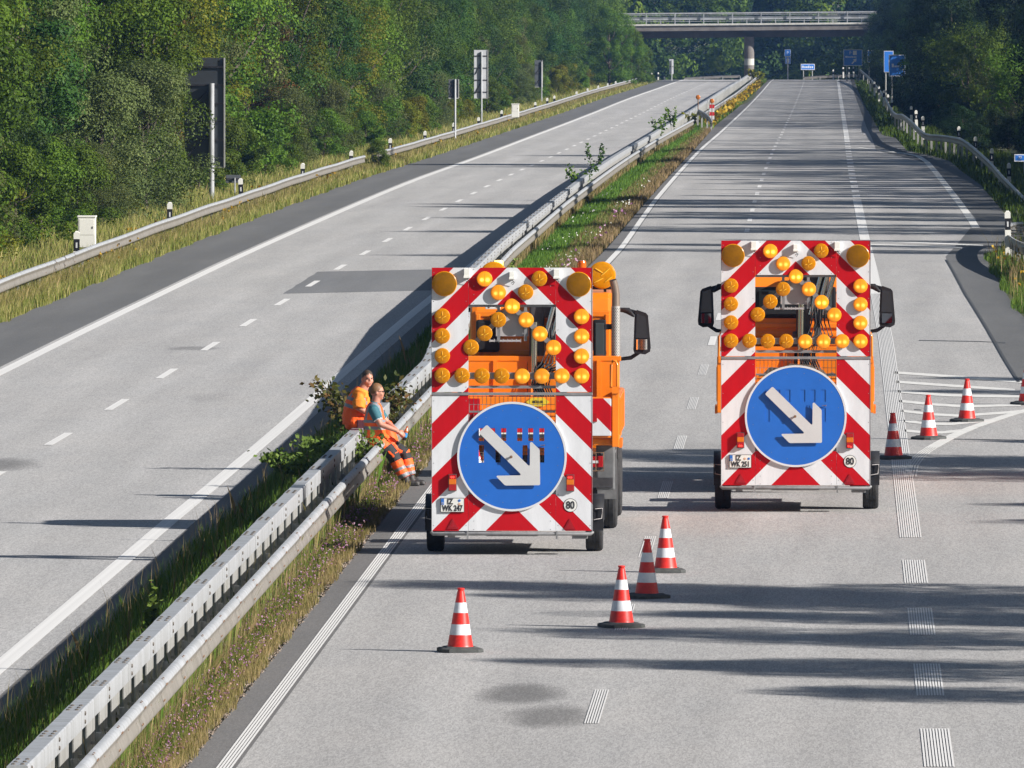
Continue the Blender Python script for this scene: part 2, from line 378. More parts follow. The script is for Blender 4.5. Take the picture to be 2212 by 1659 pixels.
# ------------------------------------------------------------------ the lie of the land
YS = np.array([-400, -100, 60] + list(range(100, 420, 6)) + list(range(420, 1000, 12)) + list(range(1000, 1520, 20)) + [1560, 1640, 1750, 2000, 2500, 3500, 6000], float)
def spline(nodes):
    xs = [a for a, _ in nodes]; ys = [b for _, b in nodes]
    n = len(xs); d = [(ys[i + 1] - ys[i]) / (xs[i + 1] - xs[i]) for i in range(n - 1)]
    t = [d[0]] + [0 if d[i - 1] * d[i] <= 0 else 2 * d[i - 1] * d[i] / (d[i - 1] + d[i]) for i in range(1, n - 1)] + [d[-1]]
    def f(x):
        if x <= xs[0]: return ys[0]
        if x >= xs[-1]: return ys[-1]
        i = max(k for k in range(n - 1) if xs[k] <= x); h = xs[i + 1] - xs[i]; s = (x - xs[i]) / h
        return ((1 + 2 * s) * (1 - s) ** 2) * ys[i] + s * (1 - s) ** 2 * h * t[i] + s * s * (3 - 2 * s) * ys[i + 1] + s * s * (s - 1) * h * t[i + 1]
    return f
zr_n = spline([(100, 0), (260, 0), (320, -.18), (364, -.45), (410, -.62), (446, -.76), (512, -1.06), (598, -1.5), (700, -2.2), (855, -3.2), (985, -4.05), (1155, -5.05), (1345, -6.1), (1420, -6.75), (1500, -8.2), (1700, -13), (2500, -20), (6000, -24)])
zl_n = spline([(100, -.10), (170, -.15), (200, -.28), (240, -.42), (275, -.46), (311, -.52), (347, -.58), (383, -.68), (490, -1.1), (600, -1.78), (707, -2.4), (784, -2.85), (882, -3.4), (1013, -4.1), (1192, -5.2), (1345, -6.15), (1420, -6.75), (1500, -8.2), (1700, -13), (2500, -20), (6000, -24)])
ZR = np.array([zr_n(y) for y in YS]); ZL = np.array([zl_n(y) for y in YS])
def zr(y): return float(np.interp(y, YS, ZR))
def zl(y): return float(np.interp(y, YS, ZL))
MED_L, MED_R = -9.6, -6.4      # across the median the ground tips from one carriageway's level to the other's
def zg(x, y):
    if x <= MED_L: return zl(y)
    if x >= MED_R: return zr(y)
    k = (x - MED_L) / (MED_R - MED_L); return zl(y) * (1 - k) + zr(y) * k
def lin(nodes):
    a = np.array(nodes, float)
    return lambda y: float(np.interp(y, a[:, 0], a[:, 1]))
def G(u, v, zf=zr, dz=0.0):
    """point of the ground (plus dz) seen at (u, v) of the measured photograph"""
    Y = FPX * H / (v - VPV)
    for _ in range(40): Y = FPX * (H - zf(Y) - dz) / (v - VPV)
    return ((u - VPU) * Y / FPX, Y)

XL = lin([(100, -6.21), (280, -6.22), (360, -6.3), (410, -6.45), (446, -6.55), (512, -6.63), (598, -6.68), (855, -6.75), (985, -6.87), (1155, -7.0), (1345, -7.15), (6000, -7.2)])
XR = lin([(100, 1.04), (260, 1.04), (410, .78), (446, .72), (512, .62), (598, .55), (700, .52), (1345, .12), (6000, 0)])
def XD(y): return (XL(y) + XR(y)) / 2 - .045
XGR = lin([(100, -6.60), (225, -6.60), (370, -6.72), (460, -6.84), (600, -6.98), (760, -7.5), (1345, -7.6)])           # right edge of the median's grass
XGL = lin([(100, -8.95), (225, -9.0), (300, -9.6), (6000, -9.6)])                                        # left edge of it
XS = lin([(100, 9.5), (215, 4.9), (233, 3.5), (250, 3.38), (300, 3.12), (345, 3.02), (405, 4.6), (464, 4.35), (537, 4.1), (556, 3.8), (575, 2.9), (600, 1.9), (672, 1.9), (738, 1.8), (1290, 1.5), (6000, 1.5)])
XE = lin([(100, 10.5), (215, 6.2), (233, 5.2), (250, 4.6), (285, 4.15), (330, 4.08), (345, 4.2), (365, 5.2), (390, 5.7), (482, 5.6), (517, 5.3), (558, 5.07), (580, 4.27), (597, 3.4), (672, 3.2), (690, 2.54), (738, 2.44), (925, 2.2), (1290, 1.9), (6000, 1.9)])
XLR = lin([(100, -9.80), (170, -9.85), (200, -9.98), (240, -10.16), (300, -10.25), (6000, -10.3)])
XLD = lin([(100, -13.5), (200, -13.72), (300, -13.85), (6000, -13.9)])
XLL = lin([(100, -17.0), (200, -17.2), (300, -17.3), (6000, -17.4)])
XLE = lin([(100, -19.5), (230, -19.65), (6000, -19.7)])

def ground_sheet():
    mb = MB()
    xs = [-4000, -900, -300, -120, -60, -40, -30, -24, -20, MED_L, -9, -8, -7, MED_R, 0, 4.2, 6, 10, 14, 20, 30, 60, 140, 400, 1200, 4000]
    rows = []
    for y in YS:
        row = []
        for x in xs:
            z = zg(x, y) - .03
            if x < -24: z += min(1.2, (-24 - x) * .05)
            if x > 10: z += min(1.5, (x - 10) * .06)
            row.append((x, y, z))
        rows.append(row)
    mb.grid(rows); tag(mb.build('ground', turf), kind='structure')
ground_sheet()
def band(name, xa, xb, zf, m, off, y0=60, y1=1560, nx=3, kind='structure'):
    ys = sorted(set([y0, y1] + [float(y) for y in YS if y0 < y < y1]))
    mb = MB(); rows = []
    for y in ys:
        a, b = xa(y), xb(y)
        rows.append([(a + (b - a) * i / nx, y, zf(y) + off) for i in range(nx + 1)])
    mb.grid(rows); return tag(mb.build(name, m), kind=kind)
def z_med(x):
    return lambda y: zg(x, y)
band('carriageway', lambda y: XL(y) + .12, XS, zr, asphalt_light, 0)
band('shoulder', lambda y: XGR(y), lambda y: XL(y) + .12, zr, asphalt_dark, 0, nx=1)
band('ramp_shoulder', XS, XE, zr, asphalt_side, 0)
band('carriageway', lambda y: XLL(y) - .25, lambda y: XLR(y) + .38, zl, asphalt_west, 0)
band('shoulder', lambda y: XLR(y) + .38, XGL, lambda y: zl(y), asphalt_dark, .0, nx=1)
band('hard_shoulder', XLE, lambda y: XLL(y) - .25, zl, asphalt_side, 0, nx=1)

# ---- painted markings
def strip(mb, x0f, x1f, zf, y0, y1, off=.006):
    ys = sorted(set([y0, y1] + [float(y) for y in YS if y0 < y < y1]))
    mb.grid([[(x0f(y), y, zf(y) + off), (x1f(y), y, zf(y) + off)] for y in ys])
def ribs(mb, xc, w, n, zf, y0, y1, fill=.62):
    p = w / n
    for i in range(n):
        c = -w / 2 + p * (i + .5)
        strip(mb, lambda y, c=c: xc(y) + c - p * fill / 2, lambda y, c=c: xc(y) + c + p * fill / 2, zf, y0, y1)
def solid(mb, xc, w, zf, y0, y1): strip(mb, lambda y: xc(y) - w / 2, lambda y: xc(y) + w / 2, zf, y0, y1)
mb = MB(); ribs(mb, XL, .17, 5, zr, 100, 225, .74); solid(mb, XL, .17, zr, 225, 1500); tag(mb.build('edge_line', paint), kind='structure')
mb = MB()
for k in range(70):
    a = 132 + 18 * (k - 2)
    if a < 250: ribs(mb, XD, .17, 6, zr, a, a + 6, .6)
    else: solid(mb, XD, .15, zr, a, a + 6)
tag(mb.build('lane_dashes', paint), kind='structure')
mb = MB()
for a in (125, 136.9, 149, 161.2): ribs(mb, XR, .32, 10, zr, a, a + 6.1, .66)
ribs(mb, XR, .32, 10, zr, 173.7, 300, .66); solid(mb, XR, .30, zr, 300, 445)
for k in range(16): solid(mb, XR, .28, zr, 450 + 12 * k, 456 + 12 * k)
solid(mb, XR, .28, zr, 645, 1500)
tag(mb.build('broad_line', paint), kind='structure')
def ribbon(mb, pts, w, zf, ribn=0, off=.006):
    """a painted ribbon along ground points (x, y)"""
    P = [Vector((x, y, 0)) for x, y in pts]; out = []
    for i, p in enumerate(P):
        d = (P[min(i + 1, len(P) - 1)] - P[max(0, i - 1)]).normalized(); n = Vector((d.y, -d.x, 0))
        out.append((p, n))
    def lay(a, b):
        mb.grid([[(p.x + n.x * a, p.y + n.y * a, zf(p.y + n.y * a) + off), (p.x + n.x * b, p.y + n.y * b, zf(p.y + n.y * b) + off)] for p, n in out])
    if ribn:
        q = w / ribn
        for i in range(ribn): lay(-w / 2 + q * (i + .18), -w / 2 + q * (i + .82))
    else: lay(-w / 2, w / 2)
mb = MB()
gp = [G(u, v) for u, v in ((1966, 1030), (1970.6, 1007), (1983.6, 988.7), (1997, 977.5), (2012.3, 967.8))]
gq = [G(u, v) for u, v in ((2012.3, 967.8), (2033, 956), (2064.4, 939.5), (2100.8, 924), (2139.9, 910.5), (2179, 897.5), (2212, 888.3), (2260, 875), (2330, 858))]
ribbon(mb, gp, .22, zr, 5, .0075); ribbon(mb, gq, .22, zr, 0, .0075)
tag(mb.build('exit_line', paint_old), kind='structure')
mb = MB()
def zz(x, y): return ((2160 + x / 3.3175) / 1.1573, (900 + y / 3.3175) / 1.1573)
for st in (((250, 105), (900, 150), (1327, 185)), ((262, 182), (800, 220), (1250, 252)), ((275, 262), (650, 292), (900, 300), (1327, 305)), ((293, 342), (600, 372), (850, 387), (1300, 373)),
           ((308, 423), (560, 452), (800, 465), (1200, 436), (1290, 428)), ((325, 507), (560, 532), (720, 533), (1060, 500)), ((340, 588), (500, 602), (650, 603), (830, 585))):
    rows = []
    for x, y in st:
        u, v = zz(x, y); a = G(u, v - 2.6); b = G(u, v + 2.6)
        rows.append([(a[0], a[1], zr(a[1]) + .006), (b[0], b[1], zr(b[1]) + .006)])
    mb.grid(rows)
tag(mb.build('hatching', paint_old), kind='structure')
mb = MB()
for st in (((1850, 519.5), (1901, 521.7), (2010, 525.5), (2124, 530.5)), ((1850, 527.5), (1901, 529), (2000, 532), (2078, 535.5))):
    rows = []
    for u, v in st:
        a = G(u, v - 1.3); b = G(u, v + 1.3); rows.append([(a[0], a[1], zr(a[1]) + .006), (b[0], b[1], zr(b[1]) + .006)])
    mb.grid(rows)
ribbon(mb, [G(u, v) for u, v in ((2108, 492), (2099, 476.3), (2074.5, 441), (2047.5, 406), (2020, 370.7), (2001.5, 349.5), (1982.5, 337), (1955, 331.5), (1923, 327.5), (1880, 322), (1850, 318))], .26, zr)
tag(mb.build('ramp_lines', paint_old), kind='structure')
mb = MB(); solid(mb, XLL, .26, zl, 100, 1500); tag(mb.build('edge_line', paint), kind='structure')
mb = MB(); solid(mb, XLR, .24, zl, 100, 1500); tag(mb.build('edge_line', paint), kind='structure')
mb = MB()
for k in range(75):
    c = 217.5 - 7 * 18 + 18 * k
    if c + 3 > 1450: break
    solid(mb, XLD, .16, zl, c - 3, c + 3)
tag(mb.build('lane_dashes', paint), kind='structure')
# an old repair patch in the west carriageway, laid under its dash
mb = MB()
pa = [G(688, 587, zl), G(612, 634.5, zl)]
y0p, y1p = pa[1][1], pa[0][1]
rows = []
for i in range(9):
    y = y0p + (y1p - y0p) * i / 8
    xa = pa[1][0] + (pa[0][0] - pa[1][0]) * i / 8
    rows.append([(xa + (-10.5 - xa) * j / 4 + (rnd.uniform(-.03, .03) if j == 0 else 0), y + (8.0 if 0 else 3.2 * (j / 4)), zl(y + 3.2 * j / 4) + .003) for j in range(5)])
mb.grid(rows); tag(mb.build('repair_patch', asphalt_patch), kind='structure')
# dark joints across and along the exit lane
mb = MB()
def seam(pts, w=.035): ribbon(mb, [(XS(y), y) for y in np.arange(236, 342, 3.0)], w, zr, 0, .012)
seam(((2042, 536), (2078, 605), (2090, 630), (2109, 661), (2140, 717), (2170, 774), (2190, 815), (2202, 838)), .06)
for st in (((1985, 735.5), (2120, 738), (2172, 741)), ((1975, 885), (1990, 886)), ((1930, 1012), (1960, 1013.5)), ((2010, 947.5), (2080, 949), (2212, 951))):
    rows = []
    for u, v in st:
        a = G(u, v - .7); b = G(u, v + .7); rows.append([(a[0], a[1], zr(a[1]) + .004), (b[0], b[1], zr(b[1]) + .004)])
    mb.grid(rows)
tag(mb.build('road_joints', mat('bitumen', (.05, .05, .052), .6)), kind='structure')

# ------------------------------------------------------------------ warning trailers
def text_mesh(s, size, depth=.004, sx=1.0, bold=0.0):
    cu = bpy.data.curves.new('t', 'FONT'); cu.body = s; cu.size = size; cu.extrude = depth; cu.align_x = 'CENTER'; cu.align_y = 'CENTER'; cu.offset = bold; cu.resolution_u = 4
    o = bpy.data.objects.new('t', cu); COL.objects.link(o)
    dg = bpy.context.evaluated_depsgraph_get(); me = bpy.data.meshes.new_from_object(o.evaluated_get(dg))
    bpy.data.objects.remove(o); bpy.data.curves.remove(cu)
    me.transform(Matrix.Scale(sx, 4, (1, 0, 0))); return me
def add_mesh(mb, me, M, mi=0):
    n = len(mb.v); mb.v += [tuple(M @ v.co) for v in me.vertices]
    for p in me.polygons: mb.f.append(tuple(n + i for i in p.vertices)); mb.m.append(mi); mb.sm.append(False)
    bpy.data.meshes.remove(me)
def add_text(mb, s, size, x, y, z, mi=0, sx=1.0, depth=.003, bold=0.0, rz=0):
    M = Matrix.Translation((x, y, z)) @ Matrix.Rotation(rz, 4, 'Z') @ Matrix.Rotation(R(90), 4, 'X')
    add_mesh(mb, text_mesh(s, size, depth, sx, bold), M, mi)
def flat_mesh(outer, holes, y, depth):
    """plate with holes in the x, z plane, front face at y"""
    cu = bpy.data.curves.new('p', 'CURVE'); cu.dimensions = '2D'; cu.fill_mode = 'BOTH'; cu.extrude = depth / 2
    for poly in [outer] + holes:
        sp = cu.splines.new('POLY'); sp.points.add(len(poly) - 1); sp.use_cyclic_u = True
        for i, (a, b) in enumerate(poly): sp.points[i].co = (a, b, 0, 1)
    o = bpy.data.objects.new('p', cu); COL.objects.link(o)
    dg = bpy.context.evaluated_depsgraph_get(); me = bpy.data.meshes.new_from_object(o.evaluated_get(dg))
    bpy.data.objects.remove(o); bpy.data.curves.remove(cu)
    me.transform(Matrix.Translation((0, y + depth / 2, 0)) @ Matrix.Rotation(R(90), 4, 'X')); return me
def circ(cx, cz, r, n=64): return [(cx + r * math.cos(2 * math.pi * i / n), cz + r * math.sin(2 * math.pi * i / n)) for i in range(n)]
SK = 398.5
def lx(x): return (x - 523.5) / SK
def lz(y): return .33 + (1492 - y) / SK

def lamp_meshes(r, depth, prefix, lit):
    """housing ring and domed lens, axis towards the viewer, centred on the board face"""
    hb = MB(); M = along_y()
    hb.lathe([(r * .80, 0), (r * .92, depth * .35), (r, depth * .55), (r, depth * .80), (r * .95, depth * .9)], 28, M, 0)
    lb = MB()
    lb.lathe([(r * .985, depth * .62), (r * .985, depth * .82), (r * .93, depth * .93), (r * .75, depth * 1.05), (r * .5, depth * 1.13), (r * .25, depth * 1.17), (0.0001, depth * 1.18)], 28, M, 0)
    if not lit:      # raised bright amber strokes: sun glints put into shape and colour
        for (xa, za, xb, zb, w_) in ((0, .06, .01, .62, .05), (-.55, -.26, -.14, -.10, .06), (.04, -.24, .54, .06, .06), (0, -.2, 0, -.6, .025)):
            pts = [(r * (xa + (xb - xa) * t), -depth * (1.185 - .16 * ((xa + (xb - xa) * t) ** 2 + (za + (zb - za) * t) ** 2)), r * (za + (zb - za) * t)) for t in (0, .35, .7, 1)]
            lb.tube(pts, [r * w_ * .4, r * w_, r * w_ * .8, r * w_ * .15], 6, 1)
    return hb, lb
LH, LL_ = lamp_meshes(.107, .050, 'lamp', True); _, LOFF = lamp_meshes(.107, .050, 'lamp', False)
BH, BL = lamp_meshes(.172, .055, 'big', True)
ME_HOUSE = LH.mesh('lamp_housing', amber); ME_BIGH = BH.mesh('lamp_housing', amber)
ME_LENS = {'off': LOFF.mesh('lens', [amber_mid, amber_glint]), 'lit': LL_.mesh('lens', amber_glow), 'bright': LL_.mesh('lens', amber_bright), 'half': LL_.mesh('lens', amber_half), 'big': BL.mesh('lens', amber_dark)}
def lamp(parent, x, z, kind, y=0):
    o = link('flashing_lamp', ME_BIGH if kind == 'big' else ME_HOUSE, parent, (x, y, z))
    if kind in ('lit', 'bright', 'half'): o['label'] = 'lit amber flashing lamp'
    link('lens', ME_LENS[kind], o)
    return o
def wheel_meshes(r, w, rim_r):
    t = MB(); M = Matrix.Rotation(R(90), 4, 'Y')
    t.lathe([(rim_r, -w / 2), (r * .9, -w / 2), (r * .97, -w * .44), (r, -w * .32), (r, -w * .12), (r * .985, -w * .11), (r * .985, -w * .06), (r, -w * .05), (r, w * .05), (r * .985, w * .06), (r * .985, w * .11), (r, w * .12), (r, w * .32), (r * .97, w * .44), (r * .9, w / 2), (rim_r, w / 2)], 36, M, 0)
    m = MB(); m.lathe([(.001, -w * .28), (rim_r * .3, -w * .3), (rim_r * .35, -w * .12), (rim_r * .9, -w * .15), (rim_r * 1.01, -w * .48), (rim_r * 1.01, w * .48), (rim_r * .9, w * .15), (rim_r * .35, w * .12), (rim_r * .3, w * .3), (.001, w * .28)], 28, M, 0)
    return t, m
TT, TM = wheel_meshes(.34, .235, .2); ME_TT = TT.mesh('tyre', rubber); ME_TR = TM.mesh('rim', grey_metal)

def make_trailer(name, loc, label, number, slots_open):
    T = empty(name, loc); tag(T, label, 'trailer', 'warning trailers on the carriageway')
    def panel(x0, x1, y0, y1, pname='striped_panel'):
        mb = MB(); mb.box(lx(x0), lx(x1), 0, .028, lz(y1), lz(y0), 0)
        for fx in (.06, .94):
            for k in range(5):
                z = lz(y1) + (lz(y0) - lz(y1)) * (.04 + .23 * k); x = lx(x0) + (lx(x1) - lx(x0)) * fx
                mb.lathe([(.006, 0), (.006, .003), (.0001, .005)], 8, at(x, 0, z, along_y()), 1)
        return mb.build(pname, [stripe, grey_metal], T)
    panel(84, 285, 55, 733); panel(763, 963, 55, 733); panel(286.2, 761.8, 55, 256)
    panel(84, 285, 752, 1491); panel(763, 963, 752, 1491); panel(286.2, 761.8, 1292, 1491)
    # frame behind and between the boards
    mb = MB()
    mb.box(lx(84), lx(963), -.012, .05, lz(751.5), lz(736), 0, bev=.006)
    mb.box(lx(287), lx(761), .03, .07, lz(714), lz(699), 0)
    for x in (95, 276, 772, 952):
        mb.box(lx(x) - .022, lx(x) + .022, .0285, .075, lz(1488), lz(58), 0)
    for y in (262, 1286):
        mb.box(lx(286), lx(762), .03, .07, lz(y + 8), lz(y - 8), 0)
    mb.tube([(lx(84), .02, lz(1497)), (lx(92), .0, lz(1507)), (lx(955), .0, lz(1507)), (lx(963), .02, lz(1497))], .026, 10, 0)
    for x in (281, 767):
        mb.box(lx(x) - .012, lx(x) + .012, -.03, .03, lz(1535), lz(1492), 0)
    for x in (84, 960): mb.box(lx(x), lx(x) + .006, -.004, .034, lz(1491), lz(55), 0)
    mb.build('frame', grey_metal, T)
    # lamp carriers across the opening: two slanted bars, a level bar, the cable tray, the control plate
    mb = MB()
    def bar(a, b, w=.035):
        ax, az, bx, bz = lx(a[0]), lz(a[1]), lx(b[0]), lz(b[1]); d = Vector((bx - ax, 0, bz - az)); L = d.length; ang = math.atan2(d.z, d.x)
        M = Matrix.Translation((ax, .03, az)) @ Matrix.Rotation(-ang, 4, 'Y'); mb.box(0, L, 0, .03, -w, w, 0, M)
    bar((286, 500), (524, 265)); bar((762, 500), (524, 265))
    mb.box(lx(286), lx(762), .03, .06, lz(663), lz(627), 0)
    for x in (450, 597): mb.box(lx(x) - .02, lx(x) + .02, .028, .05, lz(455), lz(262), 0)
    mb.build('lamp_carrier', grey_metal, T)
    mb = MB(); mb.box(lx(434), lx(612), .075, .09, lz(430), lz(290), 0, bev=.004); mb.build('control_plate', grey_plate, T)
    mb = MB()
    mb.box(lx(398), lx(572), .04, .07, lz(459), lz(449), 0)
    for i in range(8): mb.tube([(lx(402 + i * 24), .05, lz(462)), (lx(402 + i * 24), .04, lz(444))], .006, 6, 0)
    mb.build('cable_tray', grey_plate, T)
    # wire mesh behind the lower opening
    mb = MB()
    for i in range(21):
        x = lx(290 + i * 23.4); mb.tube([(x, .08, lz(1290)), (x, .08, lz(755))], .0035, 4, 0, cap=False)
    for i in range(13):
        z = lz(760 + i * 43); mb.tube([(lx(288), .084, z), (lx(760), .084, z)], .0035, 4, 0, cap=False)
    mb.box(lx(288), lx(760), .06, .075, lz(846), lz(836), 0)
    mb.build('wire_mesh', grey_metal, T)
    # lamps
    for x, y in ((155, 142), (888, 145)): lamp(T, lx(x), lz(y), 'big', 0)
    L = [(374, 116, 'bright'), (673, 114, 'off'), (449, 190, 'lit'), (598, 188, 'off'), (524, 265, 'bright'), (449, 339, 'off'), (600, 340, 'lit'), (374, 413, 'off'), (675, 416, 'bright' if number == 'WK 251' else 'lit'),
         (300, 489, 'off'), (749, 491, 'lit')]
    for i, y in enumerate((319, 427, 535, 643)): L += [(143, y, 'off'), (903, y + 2, 'lit')]
    L += [(251, 643, 'off'), (359, 645, 'off'), (467, 645, 'off'), (578, 647, 'lit'), (686, 647, 'half' if number == 'WK 247' else 'lit'), (795, 645, 'lit')]
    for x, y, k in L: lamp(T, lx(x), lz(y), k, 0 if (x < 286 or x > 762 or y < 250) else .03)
    # small sensor boxes with looped leads
    for x, y, w, h in ((278, 85, 34, 52), (523, 97, 28, 42), (768, 88, 34, 52)):
        mb = MB(); mb.box(lx(x - w / 2), lx(x + w / 2), -.07, 0, lz(y + h / 2), lz(y - h / 2), 0, bev=.006)
        mb.box(lx(x - w / 2 - 2), lx(x + w / 2 + 2), -.078, 0, lz(y + h / 2), lz(y + h / 2 - 12), 0, bev=.004)
        b = mb.build('sensor_box', white_plastic, T)
        mb = MB(); zb = lz(y + h / 2)
        mb.tube([(lx(x), -.035, zb + .005), (lx(x + 4), -.05, zb - .02), (lx(x + 14), -.04, zb - .04), (lx(x + 4), -.02, zb - .075), (lx(x - 4), -.03, zb - .05), (lx(x + 10), -.04, zb - .035)], .0045, 5, 0)
        mb.build('cable', black, b)
    # round sign with the arrow
    cx, cz, ro = lx(523.3), lz(1085), .7495
    rb = MB(); add_mesh(rb, flat_mesh(circ(cx, cz, ro, 96), [circ(cx, cz, ro * .962, 96)], -.034, .03), Matrix.Identity(4)); disc = rb.build('round_sign', white_film, T); disc['label'] = 'round blue sign with white slanting arrow'
    def Z(x, y): return ((x - 869) / 721, .33 + (1355 - y) / 721)
    holes = []
    for x0, x1 in ((542, 592), (652, 703), (762, 812), (920, 970), (1030, 1078), (1138, 1188)): holes.append((x0, x1, 338, 466))
    for x0, x1, y0, y1 in ((542, 592, 505, 678), (707, 757, 530, 678), (975, 1022, 506, 678), (1140, 1188, 530, 678)): holes.append((x0, x1, y0, y1))
    hp = [[Z(a, c), Z(b, c), Z(b, d), Z(a, d)] for a, b, c, d in holes]
    fb = MB(); add_mesh(fb, flat_mesh(circ(cx, cz, ro * .966, 96), hp, -.031, .022), Matrix.Identity(4))
    if not slots_open:
        for a, b, c, d in holes:
            (xa, za), (xb, zb) = Z(a, d), Z(b, c); fb.box(xa - .004, xb + .004, -.024, -.012, za - .004, zb + .004, 0)
    for k in range(16):
        a = 2 * math.pi * (k + .5) / 16; fb.lathe([(.005, 0), (.005, .003), (.0001, .005)], 6, at(cx + .64 * math.cos(a), -.031, cz + .64 * math.sin(a), along_y()), 1)
    fb.build('blue_face', [blue_film, grey_metal], disc)
    ar = [Z(*p) for p in ((612, 312), (624, 308), (634, 314), (1030, 704), (1040, 708), (1046, 698), (1048, 484), (1056, 474), (1068, 476), (1134, 540), (1144, 556), (1148, 890), (1140, 900), (812, 903), (796, 898), (722, 822), (717, 812), (726, 806), (945, 803), (956, 797), (952, 786), (552, 392), (547, 381), (553, 370))]
    mb = MB(); mb.prism(ar, -.073, -.066, 0)
    mb.build('arrow', arrow_white, disc)
    mb = MB(); bx, bz = Z(862, 620)
    mb.lathe([(.012, 0), (.014, .05), (.014, .072), (.02, .074), (.02, .082), (.0001, .084)], 12, at(bx, -.02, bz, along_y()), 0); mb.build('pivot_bolt', rust, disc); mb = MB()
    bx, bz = Z(1188, 506); mb.lathe([(.004, 0), (.004, .03), (.009, .032), (.009, .04), (.0001, .042)], 8, at(bx, -.03, bz, along_y()), 0); mb.tube([(bx - .055, -.05, bz), (bx, -.05, bz)], .004, 5, 0)
    mb.build('latch_pin', rust, disc)
    # tail lights, plate, speed disc, triangles
    for i, (x, y) in enumerate(((199, 1227), (841, 1229))):
        mb = MB(); x0, x1 = lx(x - 20), lx(x + 20)
        mb.box(x0 - .006, x1 + .006, -.035, 0, lz(y + 46), lz(y - 46), 0, bev=.006); hb = mb.build('tail_light', dark_metal, T)
        mb = MB(); mb.box(x0, x1, -.06, -.03, lz(y + 43), lz(y + 10), 0, bev=.006); mb.build('red_lens', red_lens, hb)
        mb = MB(); mb.box(x0, x1, -.06, -.03, lz(y - 20), lz(y - 43), 0, bev=.006); mb.build('red_lens', red_lens, hb)
        mb = MB(); mb.box(x0, x1, -.06, -.03, lz(y + 10) + .001, lz(y - 20) - .001, 0, bev=.006); mb.build('orange_lens', orange_lens, hb)
        lows = number == 'WK 251'
        for (dx, dz) in ((-.012 if i == 0 else -.018, -30 if not lows else 32), (.014, 36 if lows and i == 1 else (-30 if not lows else 32))):
            mb = MB(); mb.lathe([(.014, 0), (.012, .004), (.0001, .006)], 10, at(lx(x) + dx, -.060, lz(y + dz), along_y()), 0); mb.build('glowing_bulb', red_glow, hb)
    mb = MB(); px, pz = lx(198), lz(1350); w, h = .163, .098
    mb.box(px - w, px + w, -.022, 0, pz - h, pz + h, 1, bev=.004); mb.box(px - w + .007, px + w - .007, -.026, -.0215, pz - h + .007, pz + h - .007, 0)
    mb.box(px - w + .008, px - w + .05, -.029, -.0255, pz + .005, pz + h - .008, 2)
    add_text(mb, 'D', .038, px - w + .029, -.030, pz + .024, 3)
    add_text(mb, 'IZ', .105, px - .03, -.028, pz + .046, 1, .85, .003, .003)
    add_text(mb, number, .108, px + .002, -.028, pz - .044, 1, .74, .003, .003)
    da, db = ((.085, .062), (.085, .012)) if number == 'WK 247' else ((.112, .038), (.055, .038))
    mb.lathe([(.018, 0), (.018, .004), (.0001, .005)], 16, at(px + da[0] + .012, -.026, pz + da[1], along_y()), 2)
    mb.lathe([(.018, 0), (.018, .004), (.0001, .005)], 16, at(px + db[0] + .012, -.026, pz + db[1], along_y()), 4)
    mb.build('number_plate', [plate_white, ink, mat('plate_blue', (.02, .12, .42), .5), white_film, mat('plate_seal', (.55, .33, .22), .5)], T)
    mb = MB(); px, pz = lx(842), lz(1351)
    mb.lathe([(.094, 0), (.094, .006), (.0001, .0065)], 32, at(px, 0, pz, along_y()), 1); mb.lathe([(.087, .006), (.087, .009), (.0001, .0095)], 32, at(px, 0, pz, along_y()), 0)
    add_text(mb, '80', .145, px, -.011, pz - .002, 1, .82, .003, .003)
    mb.build('speed_disc', [plate_white, ink], T)
    for x, y in ((200, 1454), (838, 1456)):
        def tri(s, dy): c = [(-.082, -.055), (.082, -.055), (.0, .09)]; return [(lx(x) + a * s, lz(y) - .012 + b * s + dy) for a, b in c]
        mb = MB(); mb.prism(tri(1, 0), -.012, 0, 0); mb.prism(tri(.62, 0), -.016, -.0115, 0); mb.build('triangle_reflector', reflector_red, T)
    # running gear
    mb = MB()
    for sx in (-.78, .78): mb.box(sx - .04, sx + .04, .1, 3.1, .40, .50, 0)
    for y in (.12, 1.1, 2.2, 3.05): mb.box(-.8, .8, y, y + .07, .41, .49, 0)
    mb.box(-.9, .9, 1.17, 1.26, .30, .40, 0)
    mb.tube([(-.74, 3.1, .45), (0, 4.3, .55), (.74, 3.1, .45)], .045, 8, 0); mb.box(-.06, .06, 4.2, 4.75, .5, .6, 0)
    for sx in (-.72, .72):
        mb.tube([(sx, 2.3, .5), (sx * .9, .12, 3.4)], .03, 8, 0); mb.box(sx - .03, sx + .03, .08, .14, .4, 3.9, 0)
    mb.box(-.35, .35, 1.6, 2.3, .5, .78, 0); mb.box(-.98, .98, .09, 3.0, .425, .445, 0)
    mb.build('chassis', dark_metal, T)
    mb = MB(); mb.box(-.95, .95, 3.12, 4.1, .56, .62, 0, bev=.01); mb.build('platform', grey_metal, T)
    for q in ((170, 210, .1, .3, 1530, 1512), (850, 935, .05, .3, 1535, 1512), (380, 660, .3, .5, 1526, 1505)):
        mb = MB(); mb.box(lx(q[0]), lx(q[1]), q[2], q[3], lz(q[4]), lz(q[5]), 0); mb.build('support_leg', grey_metal, T)
    for sx in (-1.085, 1.105):
        w_ = link('wheel', ME_TT, T, (sx, 1.22, .34 - loc[2])); link('rim', ME_TR, w_)
        mb = MB(); rows = []
        for k in range(11):
            a = R(8 + 164 * k / 10); r = .43
            rows.append([(sx - .135, 1.22 - math.cos(a) * r, .36 + math.sin(a) * r), (sx + .135, 1.22 - math.cos(a) * r, .36 + math.sin(a) * r), (sx + .135, 1.22 - math.cos(a) * (r - .05), .36 + math.sin(a) * (r - .05)), (sx - .135, 1.22 - math.cos(a) * (r - .05), .36 + math.sin(a) * (r - .05))])
